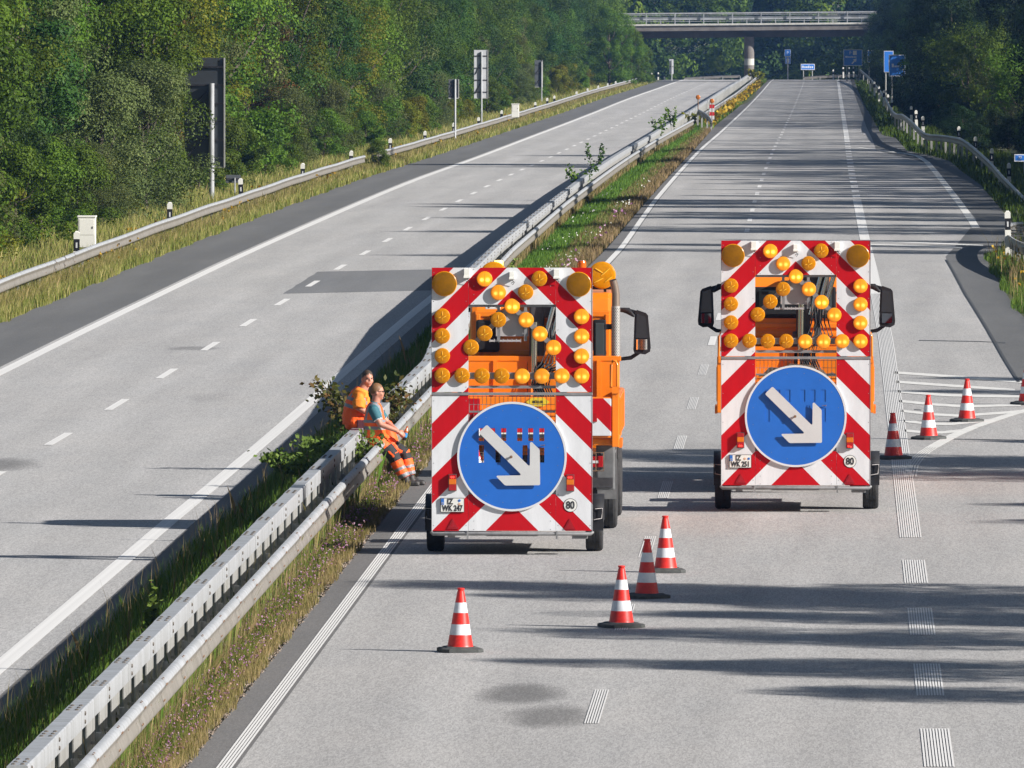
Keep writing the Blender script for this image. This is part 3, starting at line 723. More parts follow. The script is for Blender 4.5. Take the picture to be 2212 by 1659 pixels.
        mb.grid(rows, 0, True, True); mb.box(sx - .13, sx + .13, .76, .79, .30, .62, 0)
        mb.build('mudguard', black, T)
        mb = MB(); s = 1 if sx > 0 else -1
        mb.tube([(sx + s * .02, .74, .60), (sx + s * .12, .73, .61), (sx + s * .11, .73, .47), (sx + s * .0, .74, .45)], .008, 6, 0); mb.build('wheel_chock', grey_plate, T)
    return T
TL = (-4.45, 168.7, 0); TRR = (-.607, 181.5, .068)
make_trailer('warning_trailer', TL, 'nearer red and white warning trailer, blue arrow sign with open slots, plate IZ WK 247', 'WK 247', True)
make_trailer('warning_trailer', TRR, 'farther red and white warning trailer, blue arrow sign without openings, plate IZ WK 251', 'WK 251', False)

# ------------------------------------------------------------------ works trucks
WT, WR = wheel_meshes(.52, .30, .29); ME_WT = WT.mesh('tyre', rubber); ME_WR = WR.mesh('rim', grey_metal)
def make_truck(loc, label, near):
    T = empty('works_truck', loc); tag(T, label, 'truck', 'orange works trucks towing the trailers')
    # ladder chassis, tank, bumper
    mb = MB()
    for sx in (-.42, .42): mb.box(sx - .05, sx + .05, -1.75, 5.0, .78, 1.0, 0)
    for y in (-1.7, -.6, .8, 2.0, 3.4): mb.box(-.42, .42, y, y + .1, .82, .96, 0)
    mb.box(-.95, .95, -.08, .08, .42, .62, 0); mb.box(-.95, .95, 3.72, 3.88, .42, .62, 0)
    mb.box(.55, 1.1, 1.1, 2.2, .55, 1.0, 0, bev=.05); mb.box(-1.1, -.55, 1.1, 2.2, .55, 1.0, 0, bev=.05)
    mb.box(-1.1, 1.1, -1.8, -1.7, .66, .80, 0)
    mb.build('chassis', dark_metal, T)
    for sx in (-1, 1):
        mb = MB()
        a, b = sorted((sx * .86, sx * 1.13)); mb.box(a, b, -1.78, -1.70, .62, 1.28, 0, bev=.03)
        mb.box(a, b, -.75, -.71, .45, 1.25, 0)
        rows = []
        for k in range(9):
            an = R(10 + 160 * k / 8); r = .63
            rows.append([(a, -math.cos(an) * r, .55 + math.sin(an) * r), (b, -math.cos(an) * r, .55 + math.sin(an) * r)])
        mb.grid(rows, 0); mb.box(a, b, -1.70, -.71, 1.14, 1.18, 0)
        mb.build('mudguard', mat('grey_mudguard', (.12, .122, .125), .55, nscale=6, nvar=.3) if 'grey_mudguard' not in MATS else MATS['grey_mudguard'], T)
    for sx in (-.98, .98):
        for y in (0, 3.8):
            w_ = link('wheel', ME_WT, T, (sx, y, .52)); link('rim', ME_WR, w_)
    for sx in (-1, 1):
        mb = MB(); a, b = sorted((sx * .62, sx * .98)); mb.box(a, b, -1.86, -1.78, .93, 1.13, 0, bev=.02); tl = mb.build('tail_light', dark_metal, T)
        mb = MB(); mb.box(a + .02, b - .02, -1.885, -1.855, .95, 1.11, 0, bev=.01); mb.build('red_lens', red_glow if not near else red_lens, tl)
        if near:
            mb = MB(); c, d = sorted((sx * .64, sx * .9)); mb.box(c, d, -1.892, -1.884, 1.01, 1.045, 0); mb.build('reflector_strip', white_film, tl)
            mb = MB()
            for k in range(4): mb.tube([(a + .02 + k * .11, -1.92, .90), (a + .02 + k * .11, -1.92, 1.16)], .006, 5, 0)
            mb.tube([(a, -1.92, 1.16), (b, -1.92, 1.16)], .006, 5, 0); mb.tube([(a, -1.92, .90), (b, -1.92, .90)], .006, 5, 0)
            mb.build('lamp_guard', rust, tl)
    # tipper bed
    mb = MB(); mb.box(-1.16, 1.16, -1.9, 1.95, 1.26, 1.36, 0, bev=.02); mb.build('bed_floor', orange_dull, T)
    for sx in (-1, 1):
        mb = MB(); a, b = sorted((sx * 1.13, sx * 1.18)); mb.box(a, b, -1.86, 1.9, 1.37, 1.95, 0, bev=.012)
        for k in range(7): c, d = sorted((sx * 1.18, sx * 1.205)); mb.box(c, d, -1.6 + k * .54, -1.52 + k * .54, 1.40, 1.92, 0)
        c, d = sorted((sx * 1.18, sx * 1.20)); mb.box(c, d, -1.8, 1.85, 1.90, 1.94, 0)
        mb.build('side_board', orange, T)
        mb = MB(); a, b = sorted((sx * 1.09, sx * 1.19)); mb.box(a, b, -1.98, -1.88, 1.24, 2.10, 0, bev=.01)
        mb.box(a - .02 * sx if sx < 0 else a, b, -2.0, -1.9, 2.0, 2.10, 0)
        mb.tube([(sx * 1.165, -1.93, 2.08), (sx * 1.165, -1.93, 2.40), (sx * 1.14, -1.93, 2.46), (sx * 1.10, -1.93, 2.46), (sx * 1.075, -1.93, 2.40), (sx * 1.075, -1.93, 2.08)], .018, 8, 0)
        mb.build('corner_post', orange, T)
        mb = MB()
        for k in range(8): mb.box(*sorted((sx * 1.186, sx * 1.226)), -1.75 + k * .12, -1.69 + k * .12, 1.22 + .02 * (k % 2), 1.33, 0)
        mb.build('lashing_rail', orange_dull, T)
        if near:
            mb = MB(); a, b = sorted((sx * .78, sx * 1.08)); mb.box(a, b, -2.004, -1.985, 1.40, 1.93, 0, bev=.01)
            mb.build('warning_board', stripe, T)
            mb = MB(); mb.box(*sorted((sx * .80, sx * .88)), -2.03, -2.004, 1.60, 1.72, 0, bev=.006); mb.build('marker_light', red_lens, T)
    mb = MB(); mb.box(-1.08, 1.08, -1.97, -1.91, 1.37, 1.95 if near else 1.78, 0, bev=.012)
    for k in range(5): mb.box(-1.0, 1.0, -1.985, -1.965, 1.43 + .085 * k, 1.455 + .085 * k, 0)
    tg = mb.build('tailgate', orange, T)
    if near:
        for za, zb, m_ in ((1.45, 1.57, red_film), (1.425, 1.446, white_plastic), (1.37, 1.42, dark_metal)):
            mb = MB(); mb.box(-1.0, .62, -1.998, -1.988, za, zb, 0); mb.build('marking_strip', m_, tg)
    mb = MB(); zt = 2.40 if near else 2.12
    mb.box(-1.16, 1.13, 1.86, 1.94, 1.36, zt, 0, bev=.012); mb.box(-1.18, 1.15, 1.85, 1.97, zt - .07, zt + .005, 0, bev=.01)
    for x in (-.7, -.2, .3, .8): mb.box(x, x + .06, 1.835, 1.865, 1.38, zt - .06, 0)
    mb.build('headboard', orange, T)
    mb = MB(); mb.box(.2, .52, -1.992, -1.984, 1.70, 1.83, 0) if near else mb.box(-.9, .9, -1.993, -1.985, 1.50, 1.58, 0)
    if near:
        mb = MB(); mb.lathe([(.13, 0), (.13, .004), (.0001, .005)], 6, at(.04, -1.988, 1.88, along_y() @ Matrix.Diagonal((1.3, .55, 1, 1))), 0)
        add_text(mb, 'MÜLLER', .05, .04, -1.994, 1.88, 1, .85, .002, .001)
        mb.build('maker_badge', [yellow_film, ink], T)
    else: mb.build('contour_marking', yellow_film, T)
    # heap of soil and stored cones in the bed
    nx, ny = 14, 16; rows = []
    for j in range(ny):
        rows.append([(-1.05 + 2.1 * i / (nx - 1), -1.2 + 2.9 * j / (ny - 1), 1.37 + (.52 if not near else .22) * max(0, math.sin(math.pi * i / (nx - 1))) ** .7 * max(0, math.sin(math.pi * j / (ny - 1))) ** .7 * rnd.uniform(.75, 1.1)) for i in range(nx)])
    mb = MB(); mb.grid(rows, 0, False, True); tag(mb.build('soil_load', soil, None, None), 'heap of brown soil in the bed of the ' + ('left' if near else 'right') + ' orange truck', 'soil').location = loc
    # cab
    mb = MB(); prof = [(2.40, 1.05), (2.36, 1.25), (2.36, 3.05), (2.44, 3.22), (2.62, 3.30), (3.9, 3.32), (4.25, 3.22), (4.5, 2.95), (4.72, 2.15), (4.76, 1.9), (4.80, 1.0), (4.75, .75), (4.3, .7), (4.25, .98), (4.1, 1.15), (3.5, 1.15), (3.3, .98), (3.25, .8), (2.6, .8)]
    rows = []
    for x, s in ((-1.05, .955), (-1.02, .99), (-.95, 1), (.95, 1), (1.02, .99), (1.05, .955)):
        rows.append([(x, 3.6 + (y - 3.6) * s, 2.0 + (z - 2.0) * s) for y, z in prof])
    mb.grid(rows, 0, True, False); mb.face([rows[0][i] for i in range(len(prof))], 0); mb.face(rows[-1][::-1], 0)
    for k in range(6): mb.box(-.85, .95, 2.325, 2.365, 1.72 + k * .135, 1.80 + k * .135, 0, bev=.018)
    mb.box(-.98, .98, 2.335, 2.365, 2.96, 3.04, 0, bev=.012)
    for x in (-.97, .91): mb.box(x, x + .07, 2.325, 2.365, 1.4, 3.0, 0, bev=.015)
    cab = mb.build('cab', orange, T)
    gl = mat('cab_rear_glass', (.05, .065, .068), .06, spec=.9)
    if near:
        mb = MB(); mb.box(.74, .93, 2.318, 2.366, 2.32, 2.92, 1, bev=.04); mb.box(.77, .90, 2.31, 2.33, 2.37, 2.87, 0, bev=.03); mb.build('rear_window', [gl, black], cab)
        mb = MB(); mb.box(-.96, -.62, 2.15, 2.36, 2.45, 2.92, 0, bev=.04); mb.build('air_intake', black, cab)
    else:
        mb = MB(); mb.box(-.66, .62, 2.318, 2.366, 2.55, 3.04, 1, bev=.05); mb.box(-.58, .55, 2.31, 2.33, 2.61, 2.99, 0, bev=.03); mb.box(-.54, -.43, 2.305, 2.312, 2.92, 2.97, 1); mb.build('rear_window', [gl, black], cab)
    for sx in (-1, 1):
        mb = MB(); a, b = sorted((sx * 1.042, sx * 1.056)); mb.box(a, b, 2.55, 2.95, 2.3, 2.9, 0, bev=.006); mb.box(a, b, 3.1, 4.3, 2.05, 2.9, 0, bev=.006); mb.build('side_window', glass, cab)
        mb = MB(); mb.box(*sorted((sx * 1.04, sx * 1.052)), 3.05, 3.065, 1.0, 2.95, 0); mb.box(*sorted((sx * 1.05, sx * 1.08)), 3.12, 3.28, 1.85, 1.89, 0); mb.build('door_seam', black, cab)
        # exterior mirrors on a bracket
        mb = MB()
        mb.tube([(sx * 1.04, 4.0, 3.02), (sx * 1.25, 3.98, 2.99), (sx * 1.38, 3.95, 2.96)], [.03, .035, .03], 8, 0)
        mb.tube([(sx * 1.06, 3.9, 3.03), (sx * 1.22, 3.88, 3.0), (sx * 1.31, 3.86, 2.92)], [.02, .05, .02], 8, 0)
        mr = mb.build('mirror', black, T)
        mb = MB(); mb.tube([(sx * 1.04, 4.0, 2.28), (sx * 1.26, 3.97, 2.31), (sx * 1.40, 3.95, 2.40)], [.025, .03, .025], 8, 0); mb.build('mirror_arm', black, mr)
        o_, i_ = sx * 1.53, sx * 1.31
        q = [(i_ - sx * .015, 2.43), (i_, 2.38), (o_ - sx * .06, 2.36), (o_ + sx * .01, 2.40), (o_ + sx * .02, 2.46), (o_ - sx * .02, 2.93), (o_ - sx * .05, 2.965), (i_ + sx * .04, 3.01), (i_ + sx * .005, 2.98)]
        mb = MB(); mb.prism(q if sx > 0 else q[::-1], 3.90, 4.02, 0); mb.build('mirror_shell', black, mr)
        mb = MB(); g = [(i_ + sx * .02, 2.60), (o_ - sx * .025, 2.60), (o_ - sx * .055, 2.92), (i_ + sx * .035, 2.96)]; mb.prism(g if sx > 0 else g[::-1], 3.892, 3.899, 0)
        mb.build('mirror_glass', mirror, mr)
        xm = (i_ + o_) / 2; M = Matrix.Translation((xm, 3.885, 2.505)) @ Matrix.Rotation(R(-5.5) * sx, 4, 'Z') @ Matrix.Rotation(R(-3.5), 4, 'X')
        mb = MB(); mb.box(-.08, .08, -.004, .004, -.075, .075, 0, M); mb.build('wide_angle_glass', wide_glass, mr)
    # roof bar, beacons, big flashing lamps
    mb = MB(); mb.box(-1.0, 1.0, 2.86, 2.94, 3.34, 3.39, 0, bev=.01)
    for x in (-.9, 0, .9): mb.box(x - .02, x + .02, 2.88, 2.92, 3.28, 3.36, 0)
    mb.build('roof_bar', black, T)
    for i, x in enumerate((-.65, .56)):
        mb = MB(); zb = 3.39
        mb.lathe([(.075, 0), (.075, .06), (.07, .07)], 20, at(x, 2.9, zb), 0); bc = mb.build('beacon', black, T)
        mb = MB(); mb.lathe([(.068, .06), (.07, .09), (.066, .34 if near else .26), (.058, .37 if near else .29), (.0001, .375 if near else .295)], 20, at(x, 2.9, zb), 0)
        mb.build('beacon_lens', beacon_on if (near and i == 0) else (beacon_off if near else red_lens), bc)
    if near:
        for x in (-.72, .86):
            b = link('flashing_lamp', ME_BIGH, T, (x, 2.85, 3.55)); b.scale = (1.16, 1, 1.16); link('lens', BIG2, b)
    # loading crane folded behind the cab, with hoses
    c = -.26 if near else -.08
    mb = MB()
    mb.box(c + .02, c + .32, 1.86, 2.30, 1.2, 2.35, 0, bev=.03); mb.box(c + .08, c + .30, 1.88, 2.28, 2.3, 3.30, 0, bev=.03)
    mb.box(c + .28, c + .60, 1.88, 2.28, 2.95, 3.30, 0, bev=.04); mb.box(c - .5, c + .9, 2.05, 2.3, 1.30, 1.46, 0, bev=.02)
    mb.box(c + .36, c + .46, 1.95, 2.25, 1.4, 2.96, 0, bev=.02)
    mb.build('crane', dark_metal, T)
    for k in range(3):
        mb = MB(); mb.tube([(c + .30 + .1 * k, 1.82, 2.62), (c + .50 + .1 * k, 1.80, 3.36)], .038, 10, 0); mb.build('hydraulic_ram', chrome, T)
    mb = MB(); mb.tube([(c + .14, 1.82, 1.5), (c + .16, 1.81, 2.9)], .05, 10, 0); mb.build('hydraulic_ram', chrome, T)
    for k in range(8):
        mb = MB(); x = c + .32 + .035 * k; mb.tube([(x, 1.80, 2.85), (x + .03 * math.sin(k), 1.78, 2.5), (x - .06 + .02 * k, 1.76, 2.3), (x - .14, 1.74, 2.22 - .03 * (k % 3)), (x - .2, 1.74, 2.0), (x - .1, 1.75, 1.75)], .013, 6, 0); mb.build('hose', black, T)
    if near:
        mb = MB(); mb.lathe([(.065, 0), (.065, .76)], 24, at(1.07, 2.12, 2.36), 0); ex = mb.build('exhaust_pipe', mat('perforated_steel', (.46, .45, .43), .35, metal=.35), T)
        mb = MB()
        for j in range(34):
            for k in range(14):
                a = 2 * math.pi * (k + .5 * (j % 2)) / 14; nrm = Vector((math.cos(a), math.sin(a), 0))
                p = Vector((1.07, 2.12, 2.38 + j * .0215)) + nrm * .0655
                t = Vector((-nrm.y, nrm.x, 0)) * .006; u = Vector((0, 0, .006)); mb.face([p - t - u, p + t - u, p + t + u, p - t + u], 0)
        mb.build('perforation', ink, ex)
        mb = MB(); mb.tube([(1.07, 2.12, 3.1), (1.07, 2.12, 3.3), (1.055, 2.11, 3.40), (1.03, 2.09, 3.50)], [.06, .058, .056, .055], 16, 0, cap=False)
        mb.tube([(1.035, 2.095, 3.46), (1.03, 2.09, 3.498)], .05, 16, 1); mb.build('exhaust_tip', [mat('blued_chrome', (.30, .24, .20), .3, metal=.6), ink], ex)
        mb = MB(); mb.box(.9, 1.02, 2.1, 2.2, 2.78, 2.86, 0, bev=.01); mb.build('exhaust_bracket', black, ex)
        mb = MB(); mb.box(-.82, -.60, 1.98, 2.05, 3.08, 3.15, 0, bev=.01); mb.lathe([(.022, 0), (.0001, .003)], 10, at(-.77, 1.979, 3.115, along_y()), 1); mb.lathe([(.022, 0), (.0001, .003)], 10, at(-.65, 1.979, 3.115, along_y()), 1); mb.build('work_lamp', [white_plastic, chrome], T)
    return T
bb = MB()
bb.lathe([(.17, .034), (.17, .045), (.155, .055), (.12, .062), (.06, .066), (.0001, .067)], 28, along_y(), 0)
for (xa, za, xb, zb) in ((-.5, .5, .1, .12), (-.1, -.05, .55, .5), (-.6, -.55, .1, -.2), (.2, -.5, .75, -.1)):  # sun glints laid on the big lens as brighter amber strokes
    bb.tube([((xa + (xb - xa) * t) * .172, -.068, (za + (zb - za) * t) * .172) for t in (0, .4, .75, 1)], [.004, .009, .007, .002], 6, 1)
BIG2 = bb.mesh('lens', [amber, amber_glint])
make_truck((-4.28, 176.6, 0), 'orange works truck with tall exhaust pipe pulling the nearer warning trailer beside the median', True)
make_truck((-.635, 189.5, 0), 'orange works truck with soil in its bed pulling the farther warning trailer', False)

# ------------------------------------------------------------------ traffic cones
def cone_meshes():
    b = MB()
    prof = [(.158, .055), (.150, .075), (.128, .20), (.1275, .201), (.108, .325), (.1075, .326), (.086, .46), (.0855, .461), (.066, .58), (.0655, .581), (.040, .715), (.036, .72), (.036, .728), (.044, .732), (.044, .748), (.034, .752), (.0001, .745)]
    mif = [0, 0, 1, 1, 0, 0, 1, 1, 0, 0, 0, 0, 0, 0, 0, 0]
    b.lathe(prof, 28, None, 0, True, mif)
    g = MB(); o = .25; c = .075
    octa = lambda s, z: [(x * s, y * s, z) for x, y in ((-o + c, -o), (o - c, -o), (o, -o + c), (o, o - c), (o - c, o), (-o + c, o), (-o, o - c), (-o, -o + c))]
    r = [octa(1, .0), octa(1, .035), octa(.93, .045), octa(.78, .05), octa(.70, .062)]
    g.grid(r, 0, True); g.face(r[-1]); g.face(r[0][::-1])
    return b.mesh('cone_body', [cone_red, cone_white]), g.mesh('base', cone_base)
CB, CG = cone_meshes()
for u, v, rz, lb in ((994, 1408, 12, 'red and white traffic cone standing alone in the lane, nearest to the viewer'),
                     (1342, 1355, 20, 'sunlit red and white cone in the near row of three, left of its row'),
                     (1397, 1292, 33, 'darkened red and white cone standing in tree shadow, middle of the row of three'),
                     (1438, 1236.5, 8, 'red and white cone farthest away in the row of three'),
                     (1930, 992, 40, 'dark shaded cone standing on the broad ribbed white line'),
                     (2006, 949, 41, 'sunlit red and white cone at the tip of the white hatching'),
                     (2088.5, 911, 38, 'red and white cone with scuffed band, farthest cone standing on the hatching'),
                     (2218, 874, 30, 'red and white cone at the picture edge beside the hatching')):
    X, Y = G(u, v); t = empty('traffic_cone', (X, Y, zr(Y) + .004), R(rz)); t.rotation_euler = (R(rnd.uniform(-.6, .6)), R(rnd.uniform(-.9, .9)), R(rz)); tag(t, lb, 'traffic cone', 'traffic cones on the carriageway')
    link('cone_body', CB, t); link('base', CG, t)
t = empty('traffic_cone', (-5.055, 172.3, .622)); tag(t, 'red and white cone carried behind the arrow sign, seen through its slots', 'traffic cone', 'cone carried on the trailer')
link('cone_body', CB, t); link('base', CG, t)

# ------------------------------------------------------------------ crash barriers
XW = lin([(100, -7.04), (225, -7.08), (290, -8.45), (330, -8.72), (400, -8.86), (600, -8.82), (720, -8.45), (985, -8.15), (1300, -8.4), (1400, -8.4)])
XBX = lin([(100, -7.42), (225, -7.46), (285, -8.8), (330, -9.05), (460, -9.2), (1400, -9.3)])
WPROF = [(-.005, .158), (.03, .156), (.055, .145), (.075, .118), (.080, .092), (.072, .062), (.040, .028), (.030, 0), (.034, -.03), (.050, -.066), (.056, -.095), (.054, -.122), (.044, -.146), (.026, -.156), (-.005, -.158)]
WPROFL = [(-a, b) for a, b in WPROF]
def sweep(mb, path, prof, closed=False, mi=0, sm=True):
    P = [Vector(p) for p in path]; rows = []
    for i, p in enumerate(P):
        d = P[min(i + 1, len(P) - 1)] - P[max(i - 1, 0)]; d.z = 0; d.normalize(); n = Vector((d.y, -d.x, 0))
        rows.append([p + n * a + Vector((0, 0, b)) for a, b in prof])
    if prof in (WPROF, WPROFL):       # duller beige steel on the face below the upper fold
        mb.grid([r[:5] for r in rows], mi, closed, sm); mb.grid([r[4:] for r in rows], 2, closed, sm)
    else: mb.grid(rows, mi, closed, sm)
    if closed: mb.face(rows[0], mi); mb.face(rows[-1][::-1], mi)
def ylist(y0, y1): 
    out = []; y = y0
    while y < y1:
        out.append(y); y += 4 if y < 420 else (8 if y < 800 else 16)
    return out + [y1]
def bolt(mb, p, n, r=.018, mi=1):
    q = Vector(n).to_track_quat('Z', 'Y').to_matrix().to_4x4(); mb.lathe([(r, 0), (r * .9, r * .5), (.0001, r * .7)], 6, Matrix.Translation(p) @ q, mi, False)
def w_barrier(name, xf, zf, y0, y1, label, side, posts, top=.75, height_group=None, jitter=0.0, flat_label=None):
    """side +1: corrugated face looks to +x"""
    T = empty(name, (0, 0, 0)); tag(T, label, 'crash barrier')
    ys = ylist(y0, y1); zc = top - .158
    prof = WPROF if side > 0 else WPROFL
    mb = MB()
    wob = lambda y: jitter * (math.sin(y * .21) + .6 * math.sin(y * .083 + 1))
    sweep(mb, [(xf(y) + wob(y) * .5, y, zf(xf(y), y) + zc + wob(y) * .5) for y in ys], prof)
    for i, y in enumerate(ys):                       # lapped joints with their bolts
        if y > 330: break
        x = xf(y); z = zf(x, y) + zc
        sweep(mb, [(x + .0025 * side, y - .16, z), (x + .0025 * side, y + .16, z)], prof)
        for b in (.085, -.085):
            for dy in (-.1, 0, .1): bolt(mb, (x + side * (.082 if b > 0 else .058), y + dy, z + b + .01), (side, 0, 0), .013)
        bolt(mb, (x + side * .02, y + .02, z), (side, 0, 0), .022); bolt(mb, (x + side * .02, y + 2.0, z), (side, 0, 0), .022)
        for dy in (-.1, .1): bolt(mb, (x + side * .045, y + dy, z + .152), (side * .3, 0, 1), .012)
    mb.build('beam', [steel, rust, steel_beige], T)
    k = 0; y = y0 + 1.0
    pm = MB(); pm.box(-.03, .03, -.025, .025, -.1, top - .12, 0); pm.box(-.03, -.022, -.05, .05, -.1, top - .12, 0); pm.box(-.02, .20, -.02, .02, top - .2, top - .14, 0); me = pm.mesh('post', steel_dull)
    while y < y1 and k < 98:
        x = xf(y); link('post', me, T, (x - .20 if side > 0 else x + .2, y, zf(x, y))); y += posts if y < 300 else posts * (1 + (y - 300) / 200); k += 1
    return T
w_barrier('corrugated_crash_barrier', XW, zg, 112, 722, 'low corrugated steel barrier with dark bolts along the flowery side of the median', 1, 4.0)
w_barrier('corrugated_crash_barrier', XW, zg, 735, 1330, 'distant corrugated barrier on the median beyond the two amber warning lights', 1, 8.0)
w_barrier('corrugated_crash_barrier', lambda y: -20.35, lambda x, y: zl(y), 200, 530, 'grey corrugated barrier along the left verge, in front of the woods', 1, 4.0, .76, jitter=.03)
w_barrier('corrugated_crash_barrier', lambda y: -20.4, lambda x, y: zl(y), 545, 1330, 'far part of the left verge barrier, curving out of sight at the hilltop', 1, 6.0, jitter=.02)
# box beam on the median: square tube on posts, spacers towards the corrugated rail
T = empty('box_beam_barrier', (0, 0, 0)); tag(T, 'tall square box beam barrier running along the middle of the median', 'crash barrier')
BT, BW, BH = .94, .19, .185
bprof = [(-BW / 2, -BH), (BW / 2, -BH), (BW / 2, -.012), (BW / 2 - .012, 0), (-BW / 2 + .012, 0), (-BW / 2, -.012)]
mb = MB(); ys = ylist(112, 1330); sweep(mb, [(XBX(y), y, zg(XBX(y), y) + BT) for y in ys], bprof, True, 0, False)
for y in ys:
    if y > 420: break
    x = XBX(y); z = zg(x, y) + BT
    sweep(mb, [(x, y - .45, z + .003), (x, y + .45, z + .003)], [(a * 1.02, b) for a, b in bprof], True, 0, False)
    for dy in (-.34, 0, .34):
        for dx in (-.042, .042): bolt(mb, (x + dx, y + dy, z + .003), (0, 0, 1), .021)
    for dz in (-.05, -.13): bolt(mb, (x + BW / 2 + .002, y + .02, z + dz), (1, 0, 0), .024)
sk = MB(); sweep(sk, [(XBX(y) + .02, y, zg(XBX(y), y)) for y in [222.0] + [y for y in ys if y > 222]], [(-.02, -.1), (.02, -.1), (.02, BT - BH + .003), (-.02, BT - BH + .003)], True, 0, False); sk.build('skirt_plate', steel_dull, T)
mb.build('beam', [steel, mat('bolt_heads', (.10, .085, .07), .6)], T)
pm = MB(); pm.box(-.07, .07, -.03, .03, -.15, BT - BH + .01, 0); pm.box(.062, .075, -.66, .66, .30, BT - BH + .02, 0); pm.box(.06, .30, -.012, .012, .50, .53, 0)
me = pm.mesh('post', steel_dull); y = 113.0; k = 0
while y < 420 and k < 98:
    x = XBX(y); o = link('post', me, T, (x, y, zg(x, y))); y += 2.1 if y < 305 else 12; k += 1
# right verge: flared barrier of the ramp and the near terminal
RV = [(1858, 148.7, 1330, 0), (1882, 170.3, 1190, 0), (1909.4, 205.5, 954, 0), (1931, 241, 735, 0), (1950, 246.5, 700, 0), (1971.6, 262.4, 640, 0), (1998.7, 286.8, 598, 0), (2030, 291, 583, 0), (2058, 294.5, 572, 0), (2085, 303, 556, 0), (2134, 343.6, 508, 0), (2166.6, 378.9, 474, 0), (2212, 424, 440, 0), (2290, 500, 404, 0)]
pth = []
for u, v, y, _ in RV[::-1]:
    x = (u - VPU) * y / FPX; z = zr(y) + .75
    pth.append((x, y, H - (v - VPV) * y / FPX))
def smooth_path(p, n=6):
    out = []
    for i in range(len(p) - 1):
        a, b, c, d = (Vector(p[max(i - 1, 0)]), Vector(p[i]), Vector(p[i + 1]), Vector(p[min(i + 2, len(p) - 1)]))
        for k in range(n):
            t = k / n; out.append(.5 * ((2 * b) + (c - a) * t + (2 * a - 5 * b + 4 * c - d) * t * t + (3 * b - a - 3 * c + d) * t ** 3))
    return out + [Vector(p[-1])]
def path_barrier(name, pth, label, every, side=-1, sm=6):
    T = empty(name); tag(T, label, 'crash barrier'); P = smooth_path(pth, sm)
    mb = MB(); sweep(mb, [p - Vector((0, 0, .158)) for p in P], WPROF if side > 0 else WPROFL); mb.build('beam', [steel, dark_metal, steel_beige], T)
    pm = MB(); pm.box(-.05, .05, -.03, .03, -.95, -.12, 0); me = pm.mesh('post', steel_dull)
    for i in range(0, len(P), every):
        link('post', me, T, (P[i].x - side * .07, P[i].y, P[i].z))
    return T
path_barrier('corrugated_crash_barrier', pth, 'winding corrugated barrier along the shaded right verge under the trees', 2)
near_t = [G(u, v, zr, .62) for u, v in ((2206, 488), (2190, 489), (2178, 493), (2171, 500), (2172, 509), (2180, 519), (2195, 528), (2214, 536), (2240, 546), (2300, 566))]
path_barrier('corrugated_crash_barrier', [(x, y, zr(y) + .62 + .12) for x, y in near_t], 'rounded barrier end sticking out of the grass mound at the right', 6, -1, 8)
mb = MB()
for i in range(4):
    a = G(2176 + 3 * i, 490 + 6 * i, zr, .62); b = G(2216, 491 + 6 * i, zr, .62); mb.tube([(a[0], a[1], zr(a[1]) + .60), (b[0] + .1, b[1], zr(b[1]) + .60)], .022, 6, 0)
tag(mb.build('steel_bars', steel_dull), 'row of grey steel bars lying behind the rounded barrier end', 'steel bars')

# ------------------------------------------------------------------ guide posts, cabinets, signs
def gp_mesh():
    mb = MB(); S = lambda s, z, dz=0: [(-.08 * s, -.05, z + dz), (.08 * s, -.05, z + dz), (.06 * s, .07, z), (-.06 * s, .07, z)]
    rows = [S(1, -.2), S(1, .52, -.03), S(1, .78, .03), S(1, .96), S(.6, 1.02, -.03)]
    mb.grid(rows[:2], 0, True); mb.grid(rows[1:3], 1, True); mb.grid(rows[2:], 0, True); mb.face(rows[-1], 0)
    rb = MB(); rb.box(-.022, .022, -.058, -.05, .58, .72, 0)
    return mb.mesh('guide_post', [white_plastic, black]), rb.mesh('reflector', white_film)
GPM, GPR = gp_mesh()
def guide_post(x, y, z, label, group, s=1.0, lean=0):
    o = link('guide_post', GPM, None, (x, y, z)); o.scale = (s, s, s); o.rotation_euler = (lean, lean, 0); tag(o, label, 'guide post', group)
    if y < 700: link('reflector', GPR, o)
for k, (u, v) in enumerate(((165, 503), (367, 440), (522, 388), (653, 355), (758, 328), (843, 301), (918, 285), (980, 267), (1035, 255), (1083, 240), (1157, 222), (1183, 213), (1198, 208), (1245, 199), (1270, 194), (1292, 188), (1312, 182), (1330, 177), (1348, 172), (1364, 166), (1379, 161), (1395, 158), (1408, 158), (1422, 157), (1436, 157))):
    x = -20.95; y = FPX * x / (u - VPU); z = H - (v - VPV) * y / FPX - 1.02
    z = min(max(z, zl(y) - .25), zl(y) + .45)
    first = {0: 'white guide post with black band, nearest one by the left barrier', 1: 'second guide post along the left barrier, behind the white cabinet'}.get(k)
    guide_post(x, y, z, first or 'white guide post with black band behind the left verge barrier', 'guide posts behind the left barrier', 1.05, rnd.uniform(-.04, .04))
for k, (u, v, y) in enumerate(((2178, 455, 338), (2180, 352, 482), (2141.6, 320.5, 520), (2107.6, 295, 565), (2071, 273, 600), (1994.6, 251, 640), (1979.8, 238, 690), (1968.8, 229, 735), (1926, 215, 820), (1918, 204, 880), (1909, 195, 930), (1899, 186, 985), (1889, 176, 1050), (1880, 168, 1120), (1800, 150, 1380), (1822, 145, 1370), (1834, 145, 1365), (1844, 144, 1360))):
    x = (u - VPU) * y / FPX; z = H - (v - VPV) * y / FPX - 1.02
    guide_post(x, y, z, 'largest white guide post, standing at the rounded barrier end on the right grass mound' if k == 0 else 'white guide post with dark band on the shaded right verge', 'guide posts on the right verge', 1.0, rnd.uniform(-.03, .03))
